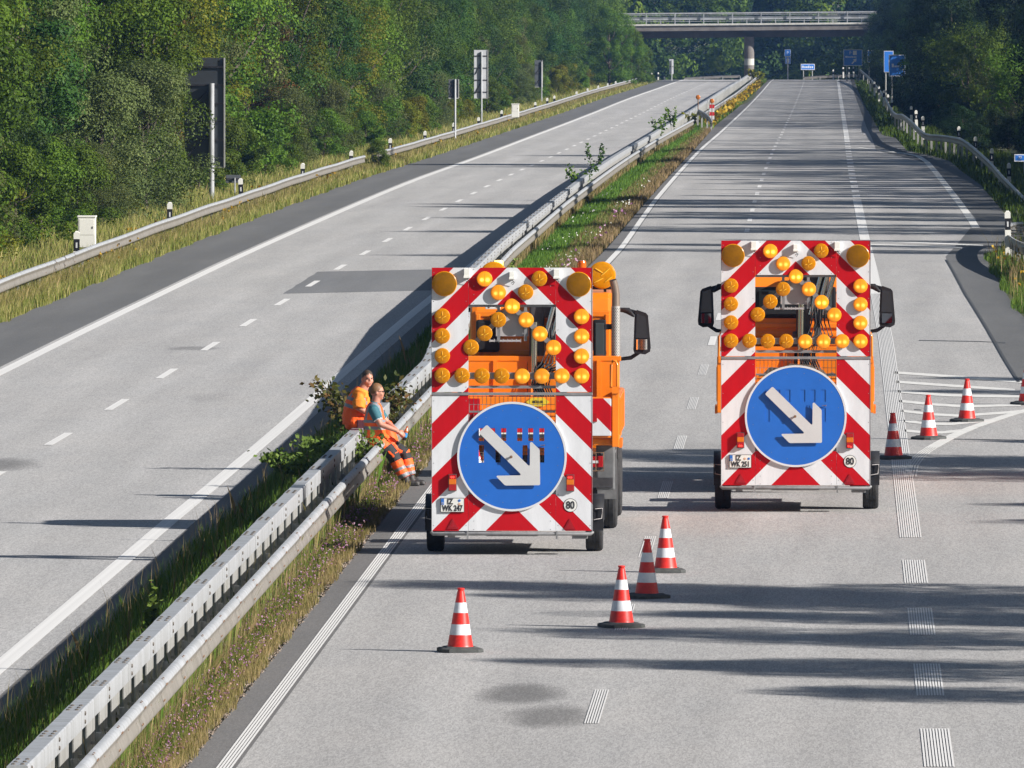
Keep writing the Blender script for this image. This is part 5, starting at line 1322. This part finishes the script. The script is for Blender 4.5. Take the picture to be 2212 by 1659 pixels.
def crown(name, seed, h, r, zb, nl, n, size, m, style='round', limbs=True):
    rng = np.random.default_rng(seed); out = []; tint = []
    lob = []
    for i in range(nl):
        f = rng.uniform(0, 1) ** .9; z = zb + (h - zb) * f
        if style == 'round': R_ = r * math.sin(math.pi * min(.96, .30 + .66 * f)) ** .7
        elif style == 'column': R_ = r * (1 - f ** 3) ** .5 * .9
        else: R_ = r * (.35 + .8 * f) * (1.0 if f < .8 else .75)
        a = rng.uniform(0, 2 * math.pi); rr = R_ * rng.uniform(.25, .92)
        lr = r * rng.uniform(.16, .36); lob.append((rr * math.cos(a), rr * math.sin(a), z, lr, rng.normal(0, .14)))
    per = n // nl
    for (x, y, z, lr, dt) in lob:
        d = unit(rng.normal(size=(per, 3))); d[:, 2] = np.abs(d[:, 2]) * np.where(rng.uniform(size=per) < .3, -1, 1)
        rad = lr * (1 - .38 * rng.uniform(0, 1, per) ** 2.2 + rng.normal(0, .05, per))
        P = np.array([x, y, z]) + d * rad[:, None] * np.array([1, 1, .85])
        nr = unit(d + rng.normal(0, .38, (per, 3)) + np.array([0, 0, .2]))
        out.append(leaves(P, nr, size, rng)); tint.append(np.clip(.42 + dt + rng.normal(0, .12, per), 0, 1))
    if style == 'spray':     # upright shoots with fine leaves
        for i in range(60):
            a = rng.uniform(0, 6.28); rr = r * rng.uniform(0, .85); b = np.array([rr * math.cos(a), rr * math.sin(a), h * rng.uniform(.55, .85)])
            d = unit(np.array([[math.cos(a) * .45, math.sin(a) * .45, 1.0]]) + rng.normal(0, .18, (1, 3)))[0]; k = 55; tt = rng.uniform(0, 1, k)
            P = b + d * (tt * r * .75)[:, None] + rng.normal(0, .05, (k, 3)); out.append(leaves(P, unit(rng.normal(size=(k, 3))), size * .9, rng, .35)); tint.append(np.clip(.62 + rng.normal(0, .2, k), 0, 1))
    me = face_mesh(name, np.concatenate(out), m, np.concatenate(tint))
    tb = MB()
    tb.tube([(0, 0, -.3), (.04, 0, h * .25), (-.05, .05, h * .55), (0, 0, h * .85)], [h * .022, h * .018, h * .012, h * .004], 8, 0)
    for i, (x, y, z, lr, dt) in enumerate(lob[::max(1, nl // 9)]):
        s = .35 + .4 * (z / h); tb.tube([(0, 0, z * s), (x * .5, y * .5, z * (s + .75) / 1.9), (x, y, z)], [h * .009, h * .006, h * .002], 6, 0)
    return me, tb.mesh('trunk', bark)
KINDS = {
 'mid': [crown('crown', 11, 9.5, 3.0, .4, 62, 35650, 0.112, leaf_mats['mid']), crown('crown', 12, 11, 3.3, .6, 66, 37950, 0.112, leaf_mats['mid'])],
 'dark': [crown('crown', 13, 10.5, 3.0, .4, 60, 34500, 0.112, leaf_mats['dark']), crown('crown', 14, 9, 2.8, .3, 56, 32199, 0.112, leaf_mats['dark'])],
 'olive': [crown('crown', 15, 9, 2.9, .3, 58, 36800, 0.098, leaf_mats['olive'], 'column')],
 'yellow': [crown('crown', 16, 9.5, 2.8, .4, 58, 34500, 0.098, leaf_mats['yellow'], 'column')],
 'brown': [crown('crown', 17, 9, 2.3, .5, 50, 27599, 0.112, leaf_mats['brown'], 'column')],
}
KINDS['shade_dark'] = [crown('crown', 18, 10, 3.0, .2, 64, 30000, .115, leaf_mats['shade_dark']), crown('crown', 19, 9, 2.9, .2, 60, 28000, .115, leaf_mats['shade_dark'])]
BUSH = {
 'mid': crown('crown', 21, 3.2, 1.9, .1, 40, 15300, 0.092, leaf_mats['mid']),
 'yellow': crown('crown', 22, 2.8, 1.8, .1, 36, 13600, 0.092, leaf_mats['yellow']),
 'olive': crown('crown', 23, 5.0, 2.6, .2, 60, 27200, 0.085, leaf_mats['olive']),
 'spray': crown('crown', 24, 4.2, 2.1, .2, 46, 20400, 0.085, leaf_mats['mid'], 'spray'),
 'sprayolive': crown('crown', 25, 3.8, 1.9, .2, 40, 17000, 0.085, leaf_mats['olive'], 'spray'),
 'shade_dark': crown('crown', 26, 3.4, 2.1, .05, 44, 13000, .10, leaf_mats['shade_dark']),
}
DESC = {'shade_dark': 'very dark green tree', 'mid': 'mid green broadleaf tree', 'dark': 'dark green broadleaf tree', 'olive': 'grey olive tree', 'yellow': 'yellowish green tree', 'brown': 'rusty brown withering tree'}
def plant(name, pair, x, y, s, rz, label, cat, group, z=None, sz=None):
    t = empty(name, (x, y, (zg(x, y) + (min(1.2, max(0, (-24 - x) * .05)) if x < -24 else 0) if z is None else z) - .05), rz); t.scale = (s, s, s * (sz or 1)); tag(t, label, cat, group)
    link('crown', pair[0], t); link('trunk', pair[1], t)
    return t
rr = random.Random(5)
def woods(y0, y1, step, xf, where, weights, grp, smin=.72, smax=1.25, grow=900):
    y = y0; ks = list(weights); n = 0
    while y < y1:
        far = {'dark': 6, 'mid': 4, 'olive': .7, 'yellow': .3}
        k = rr.choices(ks, [weights[a] for a in ks])[0] if xf(y) > 0 or y < 640 else rr.choices(list(far), list(far.values()))[0]
        x = xf(y) + rr.uniform(-1.3, 1.0)
        if x > 0 and 585 < y < 745: y += 3; continue
        plant('broadleaf_tree', rr.choice(KINDS[k]), x, y, rr.uniform(smin, smax), rr.uniform(0, 6.28), DESC[k] + ' ' + where, 'tree', grp + ', ' + k)
        y += step * rr.uniform(.75, 1.25) * (1 + max(0, y - 330) / grow); n += 1
WMIX = {'mid': 5, 'dark': 3, 'olive': 2, 'yellow': 2, 'brown': .45}
woods(318, 1400, 6.3, lambda y: -26.6, 'in the front row of the woods left of the motorway', WMIX, 'front row of the left woods')
y = 322
while y < 1300:
    k = rr.choice(['mid', 'mid', 'yellow', 'olive']); s = rr.uniform(.5, .95) if k != 'olive' else rr.uniform(.4, .7)
    plant('roadside_bush', BUSH[k], -23.9 + rr.uniform(-.5, .4), y, s, rr.uniform(0, 6.28), {'mid': 'green bush', 'yellow': 'yellow green bush', 'olive': 'olive grey bush'}[k] + ' at the foot of the woods on the left verge', 'bush', 'bushes at the foot of the left woods, ' + k)
    y += 8.5 * rr.uniform(.6, 1.4) * (1 + (y - 320) / 500)
plant('roadside_bush', BUSH['olive'], -23.5, 418, 1.0, 1.0, 'large olive grey bush covering the left edge of the dark sign back', 'bush', None)
plant('roadside_bush', BUSH['olive'], -23.9, 400, .95, 2.0, 'olive grey bush just left of the bush that covers the sign', 'bush', None)
plant('broadleaf_tree', KINDS['mid'][0], -24.4, 431, .95, 4.0, 'green tree whose branches hang over the top of the large dark sign back', 'tree', None)
plant('broadleaf_tree', KINDS['brown'][0], -25.6, 466, 1.05, 2.2, 'rusty brown tree standing right behind the large dark sign back', 'tree', None)
plant('roadside_bush', BUSH['mid'], -19.95, 536, .36, 1.0, 'small dark bush growing over the gap in the left verge barrier', 'bush', None, None, 1.1)
# right side: the shaded verge
XRV = lin([(400, 8.0), (440, 7.4), (508, 6.6), (560, 6.1), (600, 4.9), (640, 4.6), (735, 4.2), (954, 4.0), (1330, 3.1), (1420, 3.0)])
woods(447, 1420, 4.6, lambda y: XRV(y) + 3.6 + (2.4 if y < 620 else 0), 'behind the shaded right verge barrier', {'shade_dark': 6, 'dark': 2.5, 'mid': .5}, 'front row of the right woods', .82, 1.06, 1100)
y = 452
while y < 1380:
    if not 560 < y < 742: plant('roadside_bush', BUSH['shade_dark'], XRV(y) + 2.1 + rr.uniform(-.3, .5) + (1.2 if y < 620 else 0), y, rr.uniform(.7, 1.05), rr.uniform(0, 6.28), 'very dark bush behind the shaded right verge barrier', 'bush', 'dark bushes at the foot of the right woods')
    y += 4.6 * rr.uniform(.6, 1.5) * (1 + (y - 450) / 700)
for x, y, s, k, lb in ((7.9, 735, 1.5, 'spray', 'large feathery yellow green bush with upright shoots at the right woods'), (9.9, 640, 1.25, 'spray', 'feathery yellow green bush cut by the right picture edge'), (6.6, 752, 1.0, 'sprayolive', 'olive bush left of the large feathery bush'), (9.9, 728, 1.2, 'sprayolive', 'olive bush right of the large feathery bush')):
    plant('roadside_bush', BUSH[k], x, y, s, rr.uniform(0, 6), lb, 'bush', None, zr(y) - .8)
for x, y, s, k in ((12.6, 600, .8, 'shade_dark'), (12.2, 650, .78, 'shade_dark'), (11.8, 700, .9, 'dark'), (11.5, 755, 1.15, 'shade_dark'), (9.5, 775, 1.15, 'shade_dark'), (8.4, 790, 1.1, 'shade_dark')):
    plant('broadleaf_tree', KINDS[k][-1], x, y, s, rr.uniform(0, 6), DESC[k] + ' behind the feathery bushes on the right verge', 'tree', 'trees behind the feathery bushes, ' + k)
for i in range(16):
    y = 590 + i * 11 + rr.uniform(-4, 4); plant('roadside_bush', BUSH['shade_dark'], XRV(y) + rr.uniform(1.6, 3.6), y, rr.uniform(.32, .55), rr.uniform(0, 6), 'low dark bush between the right barrier and the feathery bushes', 'bush', 'low bushes behind the right barrier')
for x, y, s in ((-20.6, 1235, .62), (-20.2, 1255, .5), (-21.2, 1215, .75), (-19.9, 1280, .42), (-22, 1190, .8)):
    plant('broadleaf_tree', KINDS['mid'][0], x, y, s, rr.uniform(0, 6), 'low sunlit green tree at the far end of the left verge before the bridge', 'tree', 'low trees before the bridge')
# trees along the right edge of the exit lane: outside the picture, their shadows fall across the road
for x, y, s, k in ((15.5, 131.5, .88, 'mid'), (16, 135.8, .95, 'dark'), (14.8, 142.6, .98, 'mid'), (16.5, 146.5, .92, 'dark'), (15.5, 152.4, 1.15, 'mid'), (17.5, 149.6, 1.05, 'dark'), (15.5, 189.5, 1.02, 'mid'), (14.6, 195.5, 1.06, 'dark'), (17, 192.5, 1.1, 'mid'), (13.5, 203.5, .6, 'olive'), (18, 178, .82, 'mid'), (17, 173.0, .7, 'dark'), (15, 226, .72, 'mid'), (15.5, 233, .75, 'olive'), (17.5, 240, .5, 'mid')):
    plant('broadleaf_tree', KINDS[k][0], x, y, s, rr.uniform(0, 6.28), DESC[k] + ' beside the exit lane, right of the picture', 'tree', 'trees beside the exit lane, ' + k, zg(x, y) + .2)
for x, y, s, k in ((12.5, 349, 1.15, 'mid'), (12.5, 358, 1.1, 'dark'), (11.5, 366, .7, 'mid'), (12.8, 379, 1.2, 'dark'), (13.5, 383, 1.25, 'mid'), (12, 391, .8, 'mid'), (12.8, 402, 1.2, 'dark'), (13.6, 407, 1.25, 'mid'), (12, 412, .85, 'mid'), (12.6, 423, 1.2, 'dark'), (13.6, 433, 1.3, 'mid'), (12.3, 437, 1.0, 'mid'), (16, 428, 1.75, 'dark'), (17, 541, 1.9, 'dark'), (17, 549, 1.8, 'mid'), (18, 590, 1.9, 'dark')):
    plant('broadleaf_tree', KINDS[k][-1], x, y, s, rr.uniform(0, 6.28), DESC[k] + ' above the rounded barrier end, right of the picture', 'tree', 'trees above the right mound, ' + k, zg(x, y))
# the woods behind the front rows, each one mass of foliage
def wood_mass(name, spots, n, size, m, seed, label):
    rng = np.random.default_rng(seed); out = []; tt = []
    for (x, y, z, r, h) in spots:
        for l in range(14):
            f = rng.uniform(.05, 1); a = rng.uniform(0, 6.28); q = r * math.sin(math.pi * min(.96, .3 + .66 * f)) ** .7 * rng.uniform(.2, .9); lr = r * rng.uniform(.28, .5); k = n // 14
            d = unit(rng.normal(size=(k, 3))); P = np.array([x + q * math.cos(a), y + q * math.sin(a), z + h * f]) + d * (lr * (1 - .3 * rng.uniform(0, 1, k) ** 2))[:, None]
            out.append(leaves(P, unit(d + rng.normal(0, .35, (k, 3))), size, rng)); tt.append(np.clip(rng.normal(.42, .2) + rng.normal(0, .1, k), 0, 1))
    tag(link(name, face_mesh(name, np.concatenate(out), m, np.concatenate(tt))), label, None, None, 'stuff')
sp = []; y = 330
while y < 1450: sp.append((-31.8 + rr.uniform(-1, 1), y, zl(y) + .2, 4.2, rr.uniform(11, 15))); y += 7.0 * (1 + (y - 330) / 1200)
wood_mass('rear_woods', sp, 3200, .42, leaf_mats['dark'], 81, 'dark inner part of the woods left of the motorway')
sp = []; y = 440
while y < 1450: sp.append((XRV(y) + 9.5 + rr.uniform(-1, 1), y, zr(y), 3.0, rr.uniform(9.5, 11.5) if 585 < y < 760 else rr.uniform(6.5, 8.5))); y += 7.0 * (1 + (y - 440) / 1500)
wood_mass('rear_woods', sp, 2600, .36, leaf_mats['shade_dark'], 82, 'dark inner part of the woods right of the motorway')
sp = [(-80 + 2.2 * i + rr.uniform(-1.5, 1.5), rr.uniform(1470, 1500) + (i % 3) * 60, zr(1480 + (i % 3) * 60) + .3, rr.uniform(4, 5.5), rr.uniform(14, 17) + (i % 3) * 2.5) for i in range(75)] + [(-90 + 2.4 * i + rr.uniform(-1, 1), rr.uniform(1640, 1700), zr(1670), rr.uniform(4.5, 5.5), rr.uniform(18, 23)) for i in range(75)]
wood_mass('far_woods', sp[::2], 4200, .55, leaf_mats['mid'], 83, 'hazy green woods beyond the bridge')
wood_mass('far_woods', sp[1::2], 4200, .55, leaf_mats['dark'], 84, 'dark hazy trees of the woods beyond the bridge')

def blades(name, m, n, ys_, xa, xb, zf, h0, h1, w, seed, tintf, label=None, lean=.35, off=0.0, bend=True):
    rng = np.random.default_rng(seed)
    Y = 1 / rng.uniform(1 / ys_[1], 1 / ys_[0], n); U = rng.uniform(0, 1, n)
    A = np.array([xa(y) for y in Y]); B = np.array([xb(y) for y in Y]); X = A + (B - A) * U
    Z = np.array([zf(x, y) for x, y in zip(X, Y)]) + off
    clump = .55 + .45 * np.sin(X * 5.1 + np.sin(Y * .9) * 2) * np.sin(Y * .62 + X) + rng.normal(0, .25, n)
    hh = h0 + (h1 - h0) * np.clip(rng.uniform(0, 1, n) * .6 + .4 * clump, 0, 1.15)
    a = rng.uniform(0, 2 * np.pi, n); W_ = w * (Y / 150) * rng.uniform(.6, 1.4, n)
    side = np.stack([np.cos(a), np.sin(a), np.zeros(n)], 1) * W_[:, None] * .5
    b = rng.uniform(0, 2 * np.pi, n); ln = rng.uniform(.1, 1, n) * lean
    P = np.stack([X, Y, Z], 1); T_ = P + np.stack([np.cos(b) * ln * hh, np.sin(b) * ln * hh, hh], 1)
    M_ = P + np.stack([np.cos(b) * ln * hh * .3, np.sin(b) * ln * hh * .3, hh * .6], 1)
    V = np.stack([P - side, P + side, M_ + side * .7, T_, M_ - side * .7], 1)
    t = tintf(U, Y, clump, rng)
    o = link(name, face_mesh(name, V, m, t)); tag(o, label, None, None, 'stuff'); return o
def blooms(name, m, n, ys_, xa, xb, zf, h0, h1, r, seed, label, patch=None):
    rng = np.random.default_rng(seed); Y = 1 / rng.uniform(1 / ys_[1], 1 / ys_[0], n); U = rng.uniform(0, 1, n)
    X = np.array([xa(y) for y in Y]); X = X + (np.array([xb(y) for y in Y]) - X) * U
    keep = np.ones(n, bool) if patch is None else (np.sin(X * patch[0] + 1.3) * np.sin(Y * patch[1] + .5 * X) + rng.normal(0, .3, n) > patch[2])
    X, Y = X[keep], Y[keep]; n = len(X)
    Z = np.array([zf(x, y) for x, y in zip(X, Y)]) + rng.uniform(h0, h1, n)
    P = np.stack([X, Y, Z], 1); out = []; tt = []
    base = rng.uniform(0, 1, n)
    for k in range(3):
        d = rng.normal(0, .35, (n, 3)) * r; nr = unit(rng.normal(size=(n, 3)) + np.array([0, -1.0, .8])); out.append(leaves(P + d * (Y / 150)[:, None], nr, r * (Y / 150) * 1.3, rng, 1.0)); tt.append(base)
    o = link(name, face_mesh(name, np.concatenate(out), m, np.concatenate(tt))); tag(o, label, None, None, 'stuff'); return o
rough = lambda U, Y, c, g: .35 + .35 * U + .2 * (c - .5) + g.normal(0, .17, len(U))
# flowery side of the median
blades('median_grass', grass_mix, 62000, (112, 232), lambda y: XW(y) - .36, lambda y: XGR(y) - .02 + .035 * math.sin(y * .9) + .03 * math.sin(y * 2.3), zg, .04, .16, .006, 31, lambda U, Y, c, g: .25 + .5 * U + .25 * (c - .5) + g.normal(0, .2, len(U)), 'short yellowing grass between the corrugated barrier and the lane')
blades('median_grass', grass_green, 20000, (112, 232), lambda y: XW(y) - .36, lambda y: (XW(y) + XGR(y)) / 2, zg, .06, .20, .007, 32, rough, 'greener grass at the foot of the corrugated barrier')
blooms('clover_flowers', flower_pink, 2100, (112, 232), lambda y: XW(y) - .30, lambda y: XGR(y) - .08, zg, .10, .22, .013, 33, 'small pink clover flowers on the median')
blooms('faded_flowers', flower_brown, 2200, (112, 232), lambda y: XW(y) - .30, lambda y: XGR(y) - .08, zg, .08, .20, .014, 34, 'faded brown flower heads on the median')
blooms('gravel', mat('gravel', (.24, .19, .15), .9), 2600, (112, 232), lambda y: XGR(y) - .10, lambda y: XGR(y) + .02, zg, .0, .012, .016, 35, 'loose gravel along the median edge')
# shaded side and the gap
blades('median_grass', grass_green, 52000, (112, 262), lambda y: XGL(y) - .02, lambda y: XBX(y) + .05, zg, .08, .36, .007, 36, rough, 'long green grass in the barrier shadow on the median')
blades('dry_stems', grass_dry, 1500, (112, 262), lambda y: XGL(y) + .0, lambda y: XBX(y) - .15, zg, .30, .75, .005, 37, lambda U, Y, c, g: .6 + g.normal(0, .2, len(U)), 'tall dry grass stems on the median', .45)
blades('dry_stems', grass_dry, 2600, (112, 262), lambda y: XBX(y) + .10, lambda y: XW(y) - .03, zg, .42, .82, .005, 39, lambda U, Y, c, g: .5 + g.normal(0, .25, len(U)), 'straw stalks rising between the two median barriers', .35)
blades('median_grass', grass_green, 3000, (112, 262), lambda y: XBX(y) + .10, lambda y: XW(y) - .03, zg, .40, .70, .006, 40, rough, 'green stalks rising between the two median barriers')
blades('dry_stems', grass_dry, 12000, (112, 262), lambda y: XBX(y) + .09, lambda y: XW(y) - .02, zg, .05, .42, .006, 38, lambda U, Y, c, g: .6 + g.normal(0, .25, len(U)), 'dry straw between the two median barriers', .6)
# the wider median farther on
blades('median_grass', grass_green, 45000, (226, 760), lambda y: XW(y) + .0, lambda y: XW(y) + (XGR(y) - XW(y)) * .72, zg, .08, .28, .008, 41, rough, 'bright green grass on the wide part of the median')
blades('median_grass', grass_dry, 40000, (226, 760), lambda y: XW(y) + (XGR(y) - XW(y)) * .45, lambda y: XGR(y) - .03, zg, .08, .30, .008, 42, lambda U, Y, c, g: .35 + .3 * U + .3 * (c - .5) + g.normal(0, .2, len(U)), 'reddish dry grass along the lane edge')
blades('median_grass', grass_dry, 9000, (240, 900), lambda y: XBX(y) + .1, lambda y: XW(y) - .05, zg, .1, .5, .014, 43, lambda U, Y, c, g: .45 + g.normal(0, .25, len(U)), 'dry grass between the distant median barriers')
blades('median_grass', grass_green, 5000, (262, 700), lambda y: XGL(y) + .1, lambda y: XBX(y) - .05, zg, .05, .3, .013, 44, rough, 'green grass on the far side of the box beam')
blooms('white_flowers', flower_white, 420, (240, 480), lambda y: XW(y) + .3, lambda y: XGR(y) - .3, zg, .24, .34, .010, 45, 'white yarrow flowers on the median', (2.6, .13, .15))
blooms('clover_flowers', flower_pink, 40, (262, 420), lambda y: XGR(y) - .6, lambda y: XGR(y) - .1, zg, .3, .4, .02, 46, 'pink flowers along the far median')
blades('median_grass', grass_green, 7000, (735, 1330), lambda y: XW(y) - .3, lambda y: XGR(y), zg, .15, .5, .016, 47, rough, 'green strip of the distant median')
blooms('yellow_flowers', flower_yellow, 330, (740, 1250), lambda y: XGR(y) - .55, lambda y: XGR(y) + .05, zg, .2, .55, .028, 48, 'yellow ragwort on the distant median')
# left verge
zleft = lambda x, y: zl(y) - .02
blades('verge_grass', grass_mix, 60000, (290, 1330), lambda y: -20.5, lambda y: XLE(y) + .08 + .05 * math.sin(y * .31) + .04 * math.sin(y * .83), zleft, .06, .40, .007, 51, lambda U, Y, c, g: .40 + .3 * (c - .5) + g.normal(0, .22, len(U)), 'rough summer grass in front of the left barrier')
blades('verge_grass', grass_mix, 80000, (290, 1330), lambda y: -24.6, lambda y: -20.5, zleft, .15, .62, .008, 52, lambda U, Y, c, g: .42 + .3 * (c - .5) + g.normal(0, .22, len(U)), 'tall rough grass between the left barrier and the woods')
blades('verge_grass', grass_dry, 9000, (290, 1330), lambda y: -23.5, lambda y: -19.75, zleft, .25, .68, .005, 53, lambda U, Y, c, g: .5 + g.normal(0, .25, len(U)), 'dry seed stems on the left verge')
blooms('yellow_flowers', flower_yellow, 900, (310, 900), lambda y: -21.6, lambda y: -19.8, zleft, .35, .6, .022, 54, 'yellow flowers on the left verge', (3.1, .09, .75))
blades('verge_grass', grass_mix, 34000, (290, 1330), lambda y: -20.45, lambda y: -19.95, zleft, .22, .56, .006, 59, lambda U, Y, c, g: .5 + .35 * (c - .5) + g.normal(0, .24, len(U)), 'taller weeds growing up along the left barrier')
# right mound and shaded verge
zrt = lambda x, y: zr(y) - .02 + max(0, min(.45, (x - 4.3) * .16))
mbx = MB(); rows = []
for i in range(26):
    y = 236 + i * 5.0; e = .12 * math.sin(i * 1.7) + .06 * math.sin(i * 4.1)
    rows.append([(XE(y) + .02 + e + d, y, zrt(XE(y) + d, y) * (1 if d else 1) + (.02 if d else -.04)) for d in (0, .3, .8, 1.6, 3, 6)])
rows = [r for r in rows if r[0][1] < 348]; mbx.grid(rows, 0, False, True); tag(mbx.build('grass_mound', turf), kind='structure')
blades('mound_grass', grass_green, 42000, (238, 347), lambda y: XE(y) + .02 + .12 * math.sin((y - 236) / 5 * 1.7), lambda y: XE(y) + 3.2, zrt, .06, .30, .007, 55, lambda U, Y, c, g: .5 + .3 * (c - .5) + g.normal(0, .22, len(U)), 'sunlit grass on the mound at the right')
blades('dry_stems', grass_dry, 1300, (238, 347), lambda y: XE(y) + .05, lambda y: XE(y) + 2.5, zrt, .4, .95, .008, 56, lambda U, Y, c, g: .5 + g.normal(0, .2, len(U)), 'dry seed stems on the right mound', .4)
blooms('yellow_flowers', flower_yellow, 170, (250, 347), lambda y: XE(y) + .1, lambda y: XE(y) + 2.4, zrt, .3, .6, .028, 57, 'yellow flowers on the right mound', (2.2, .2, .1))
blades('verge_grass', grass_green, 30000, (350, 1330), XE, lambda y: XRV(y) + 2.5, lambda x, y: zr(y) - .02, .10, .38, .008, 58, rough, 'shaded grass under the right verge barrier')

# single plants on the median
def weed(x, y, h, w, n, leaf, m, label, seed, stems=3, z=None, name='wild_shrub', berries=None):
    rng = np.random.default_rng(seed); t = empty(name, (x, y, zg(x, y) if z is None else z)); tag(t, label, 'shrub')
    sb = MB(); out = []; tint = []
    for s in range(stems):
        a = rng.uniform(0, 6.28); d = Vector((math.cos(a) * w, math.sin(a) * w * .8, h * rng.uniform(.7, 1.0))) * (1 if stems > 1 else .999)
        if stems == 1: d = Vector((w * .1, 0, h))
        pts = [Vector((0, 0, -.03)), d * .4 + Vector((0, 0, h * .12)), d * .75 + Vector((0, 0, h * .1)), d]
        sb.tube(pts, [.010, .008, .006, .003], 5, 0)
        k = n // stems; tt = rng.uniform(.25, 1, k)
        P = np.array([list(pts[1].lerp(pts[3], (q - .25) / .75)) for q in tt]) + rng.normal(0, 1, (k, 3)) * np.array([w, w, h * .4]) * (.16 if stems > 1 else .30)
        out.append(leaves(P, unit(rng.normal(size=(k, 3)) + np.array([.3, -.5, .9])), leaf, rng, .6)); tint.append(np.clip(.5 + rng.normal(0, .25, k), 0, 1))
    sb.build('stem', bark, t); link('foliage', face_mesh('foliage', np.concatenate(out), m, np.concatenate(tint)), t)
    if berries:
        bb_ = MB()
        for i in range(berries): 
            p = out[rng.integers(len(out))]; c = p[rng.integers(len(p))][0]; ell(bb_, c, (.014, .014, .016), None, 5)
        bb_.build('rose_hips', mat('rose_hip', (.55, .16, .02), .4), t)
def onbox(u, v, y):
    return (u - VPU) * y / FPX
bright_leaf = leafmat('leaves_fresh', ((.035, .075, .012), (.08, .15, .025), (.16, .25, .06)), .3)
reddish_leaf = leafmat('leaves_reddish', ((.03, .06, .012), (.09, .11, .025), (.20, .13, .04)), .3)
weed(-7.98, 143.5, .80, .16, 150, .085, bright_leaf, 'single leafy green weed standing in the grass left of the box beam', 61, 1)
weed(-8.05, 191.0, .66, .75, 1100, .095, bright_leaf, 'low broad leaved bush in the grass left of the sitting workers', 62, 9)
weed(-7.95, 196.0, .66, .62, 620, .09, bright_leaf, 'broad leaved bush behind the sitting worker, by the barrier', 68, 7)
weed(-7.80, 203.0, 1.30, .75, 1100, .095, reddish_leaf, 'rose hip shrub with reddish leaves behind the two workers', 63, 9, None, 'rose_shrub', 10)
weed(-7.22, 188.6, .98, .26, 300, .085, bright_leaf, 'leafy bramble growing up between the barriers in front of the workers', 64, 5)
weed(-9.35, 452, 1.5, .5, 160, .14, leaf_mats['mid'], 'tall weed leaning over the distant box beam, nearest of four', 65, 4)
weed(-9.45, 480, 1.8, .35, 150, .13, leaf_mats['dark'], 'thin dark sapling rising above the distant box beam', 66, 3)
weed(-9.2, 640, 1.9, .5, 150, .18, leaf_mats['mid'], 'green sapling at the box beam before the two amber lights', 67, 3)
weed(-9.0, 675, 2.0, .35, 130, .18, leaf_mats['mid'], 'slim green sapling just before the two amber lights', 69, 2)
weed(-8.9, 330, .55, .35, 130, .09, bright_leaf, 'weed between the two barriers above the nearer trailer', 70, 4)
weed(-8.6, 742, 1.0, .7, 260, .2, leaf_mats['yellow'], 'yellow flowering bush on the median behind the red and white board', 71, 7)
weed(-8.1, 1270, 1.6, 1.0, 200, .35, leaf_mats['yellow'], 'yellow green bush at the foot of the bridge pier', 72, 6)

# ------------------------------------------------------------------ summer haze
mb = MB(); mb.box(-420, 420, -60, 1960, -24, 28, 0)
hz = bpy.data.materials.new('haze_air'); hz.use_nodes = True; nt = hz.node_tree; nt.nodes.remove(nt.nodes['Principled BSDF'])
pv = nt.nodes.new('ShaderNodeVolumePrincipled'); pv.inputs['Color'].default_value = (.20, .42, .92, 1); pv.inputs['Density'].default_value = .000062; pv.inputs['Anisotropy'].default_value = .1
nt.links.new(pv.outputs[0], nt.nodes['Material Output'].inputs['Volume'])
tag(mb.build('haze', hz), kind='stuff')
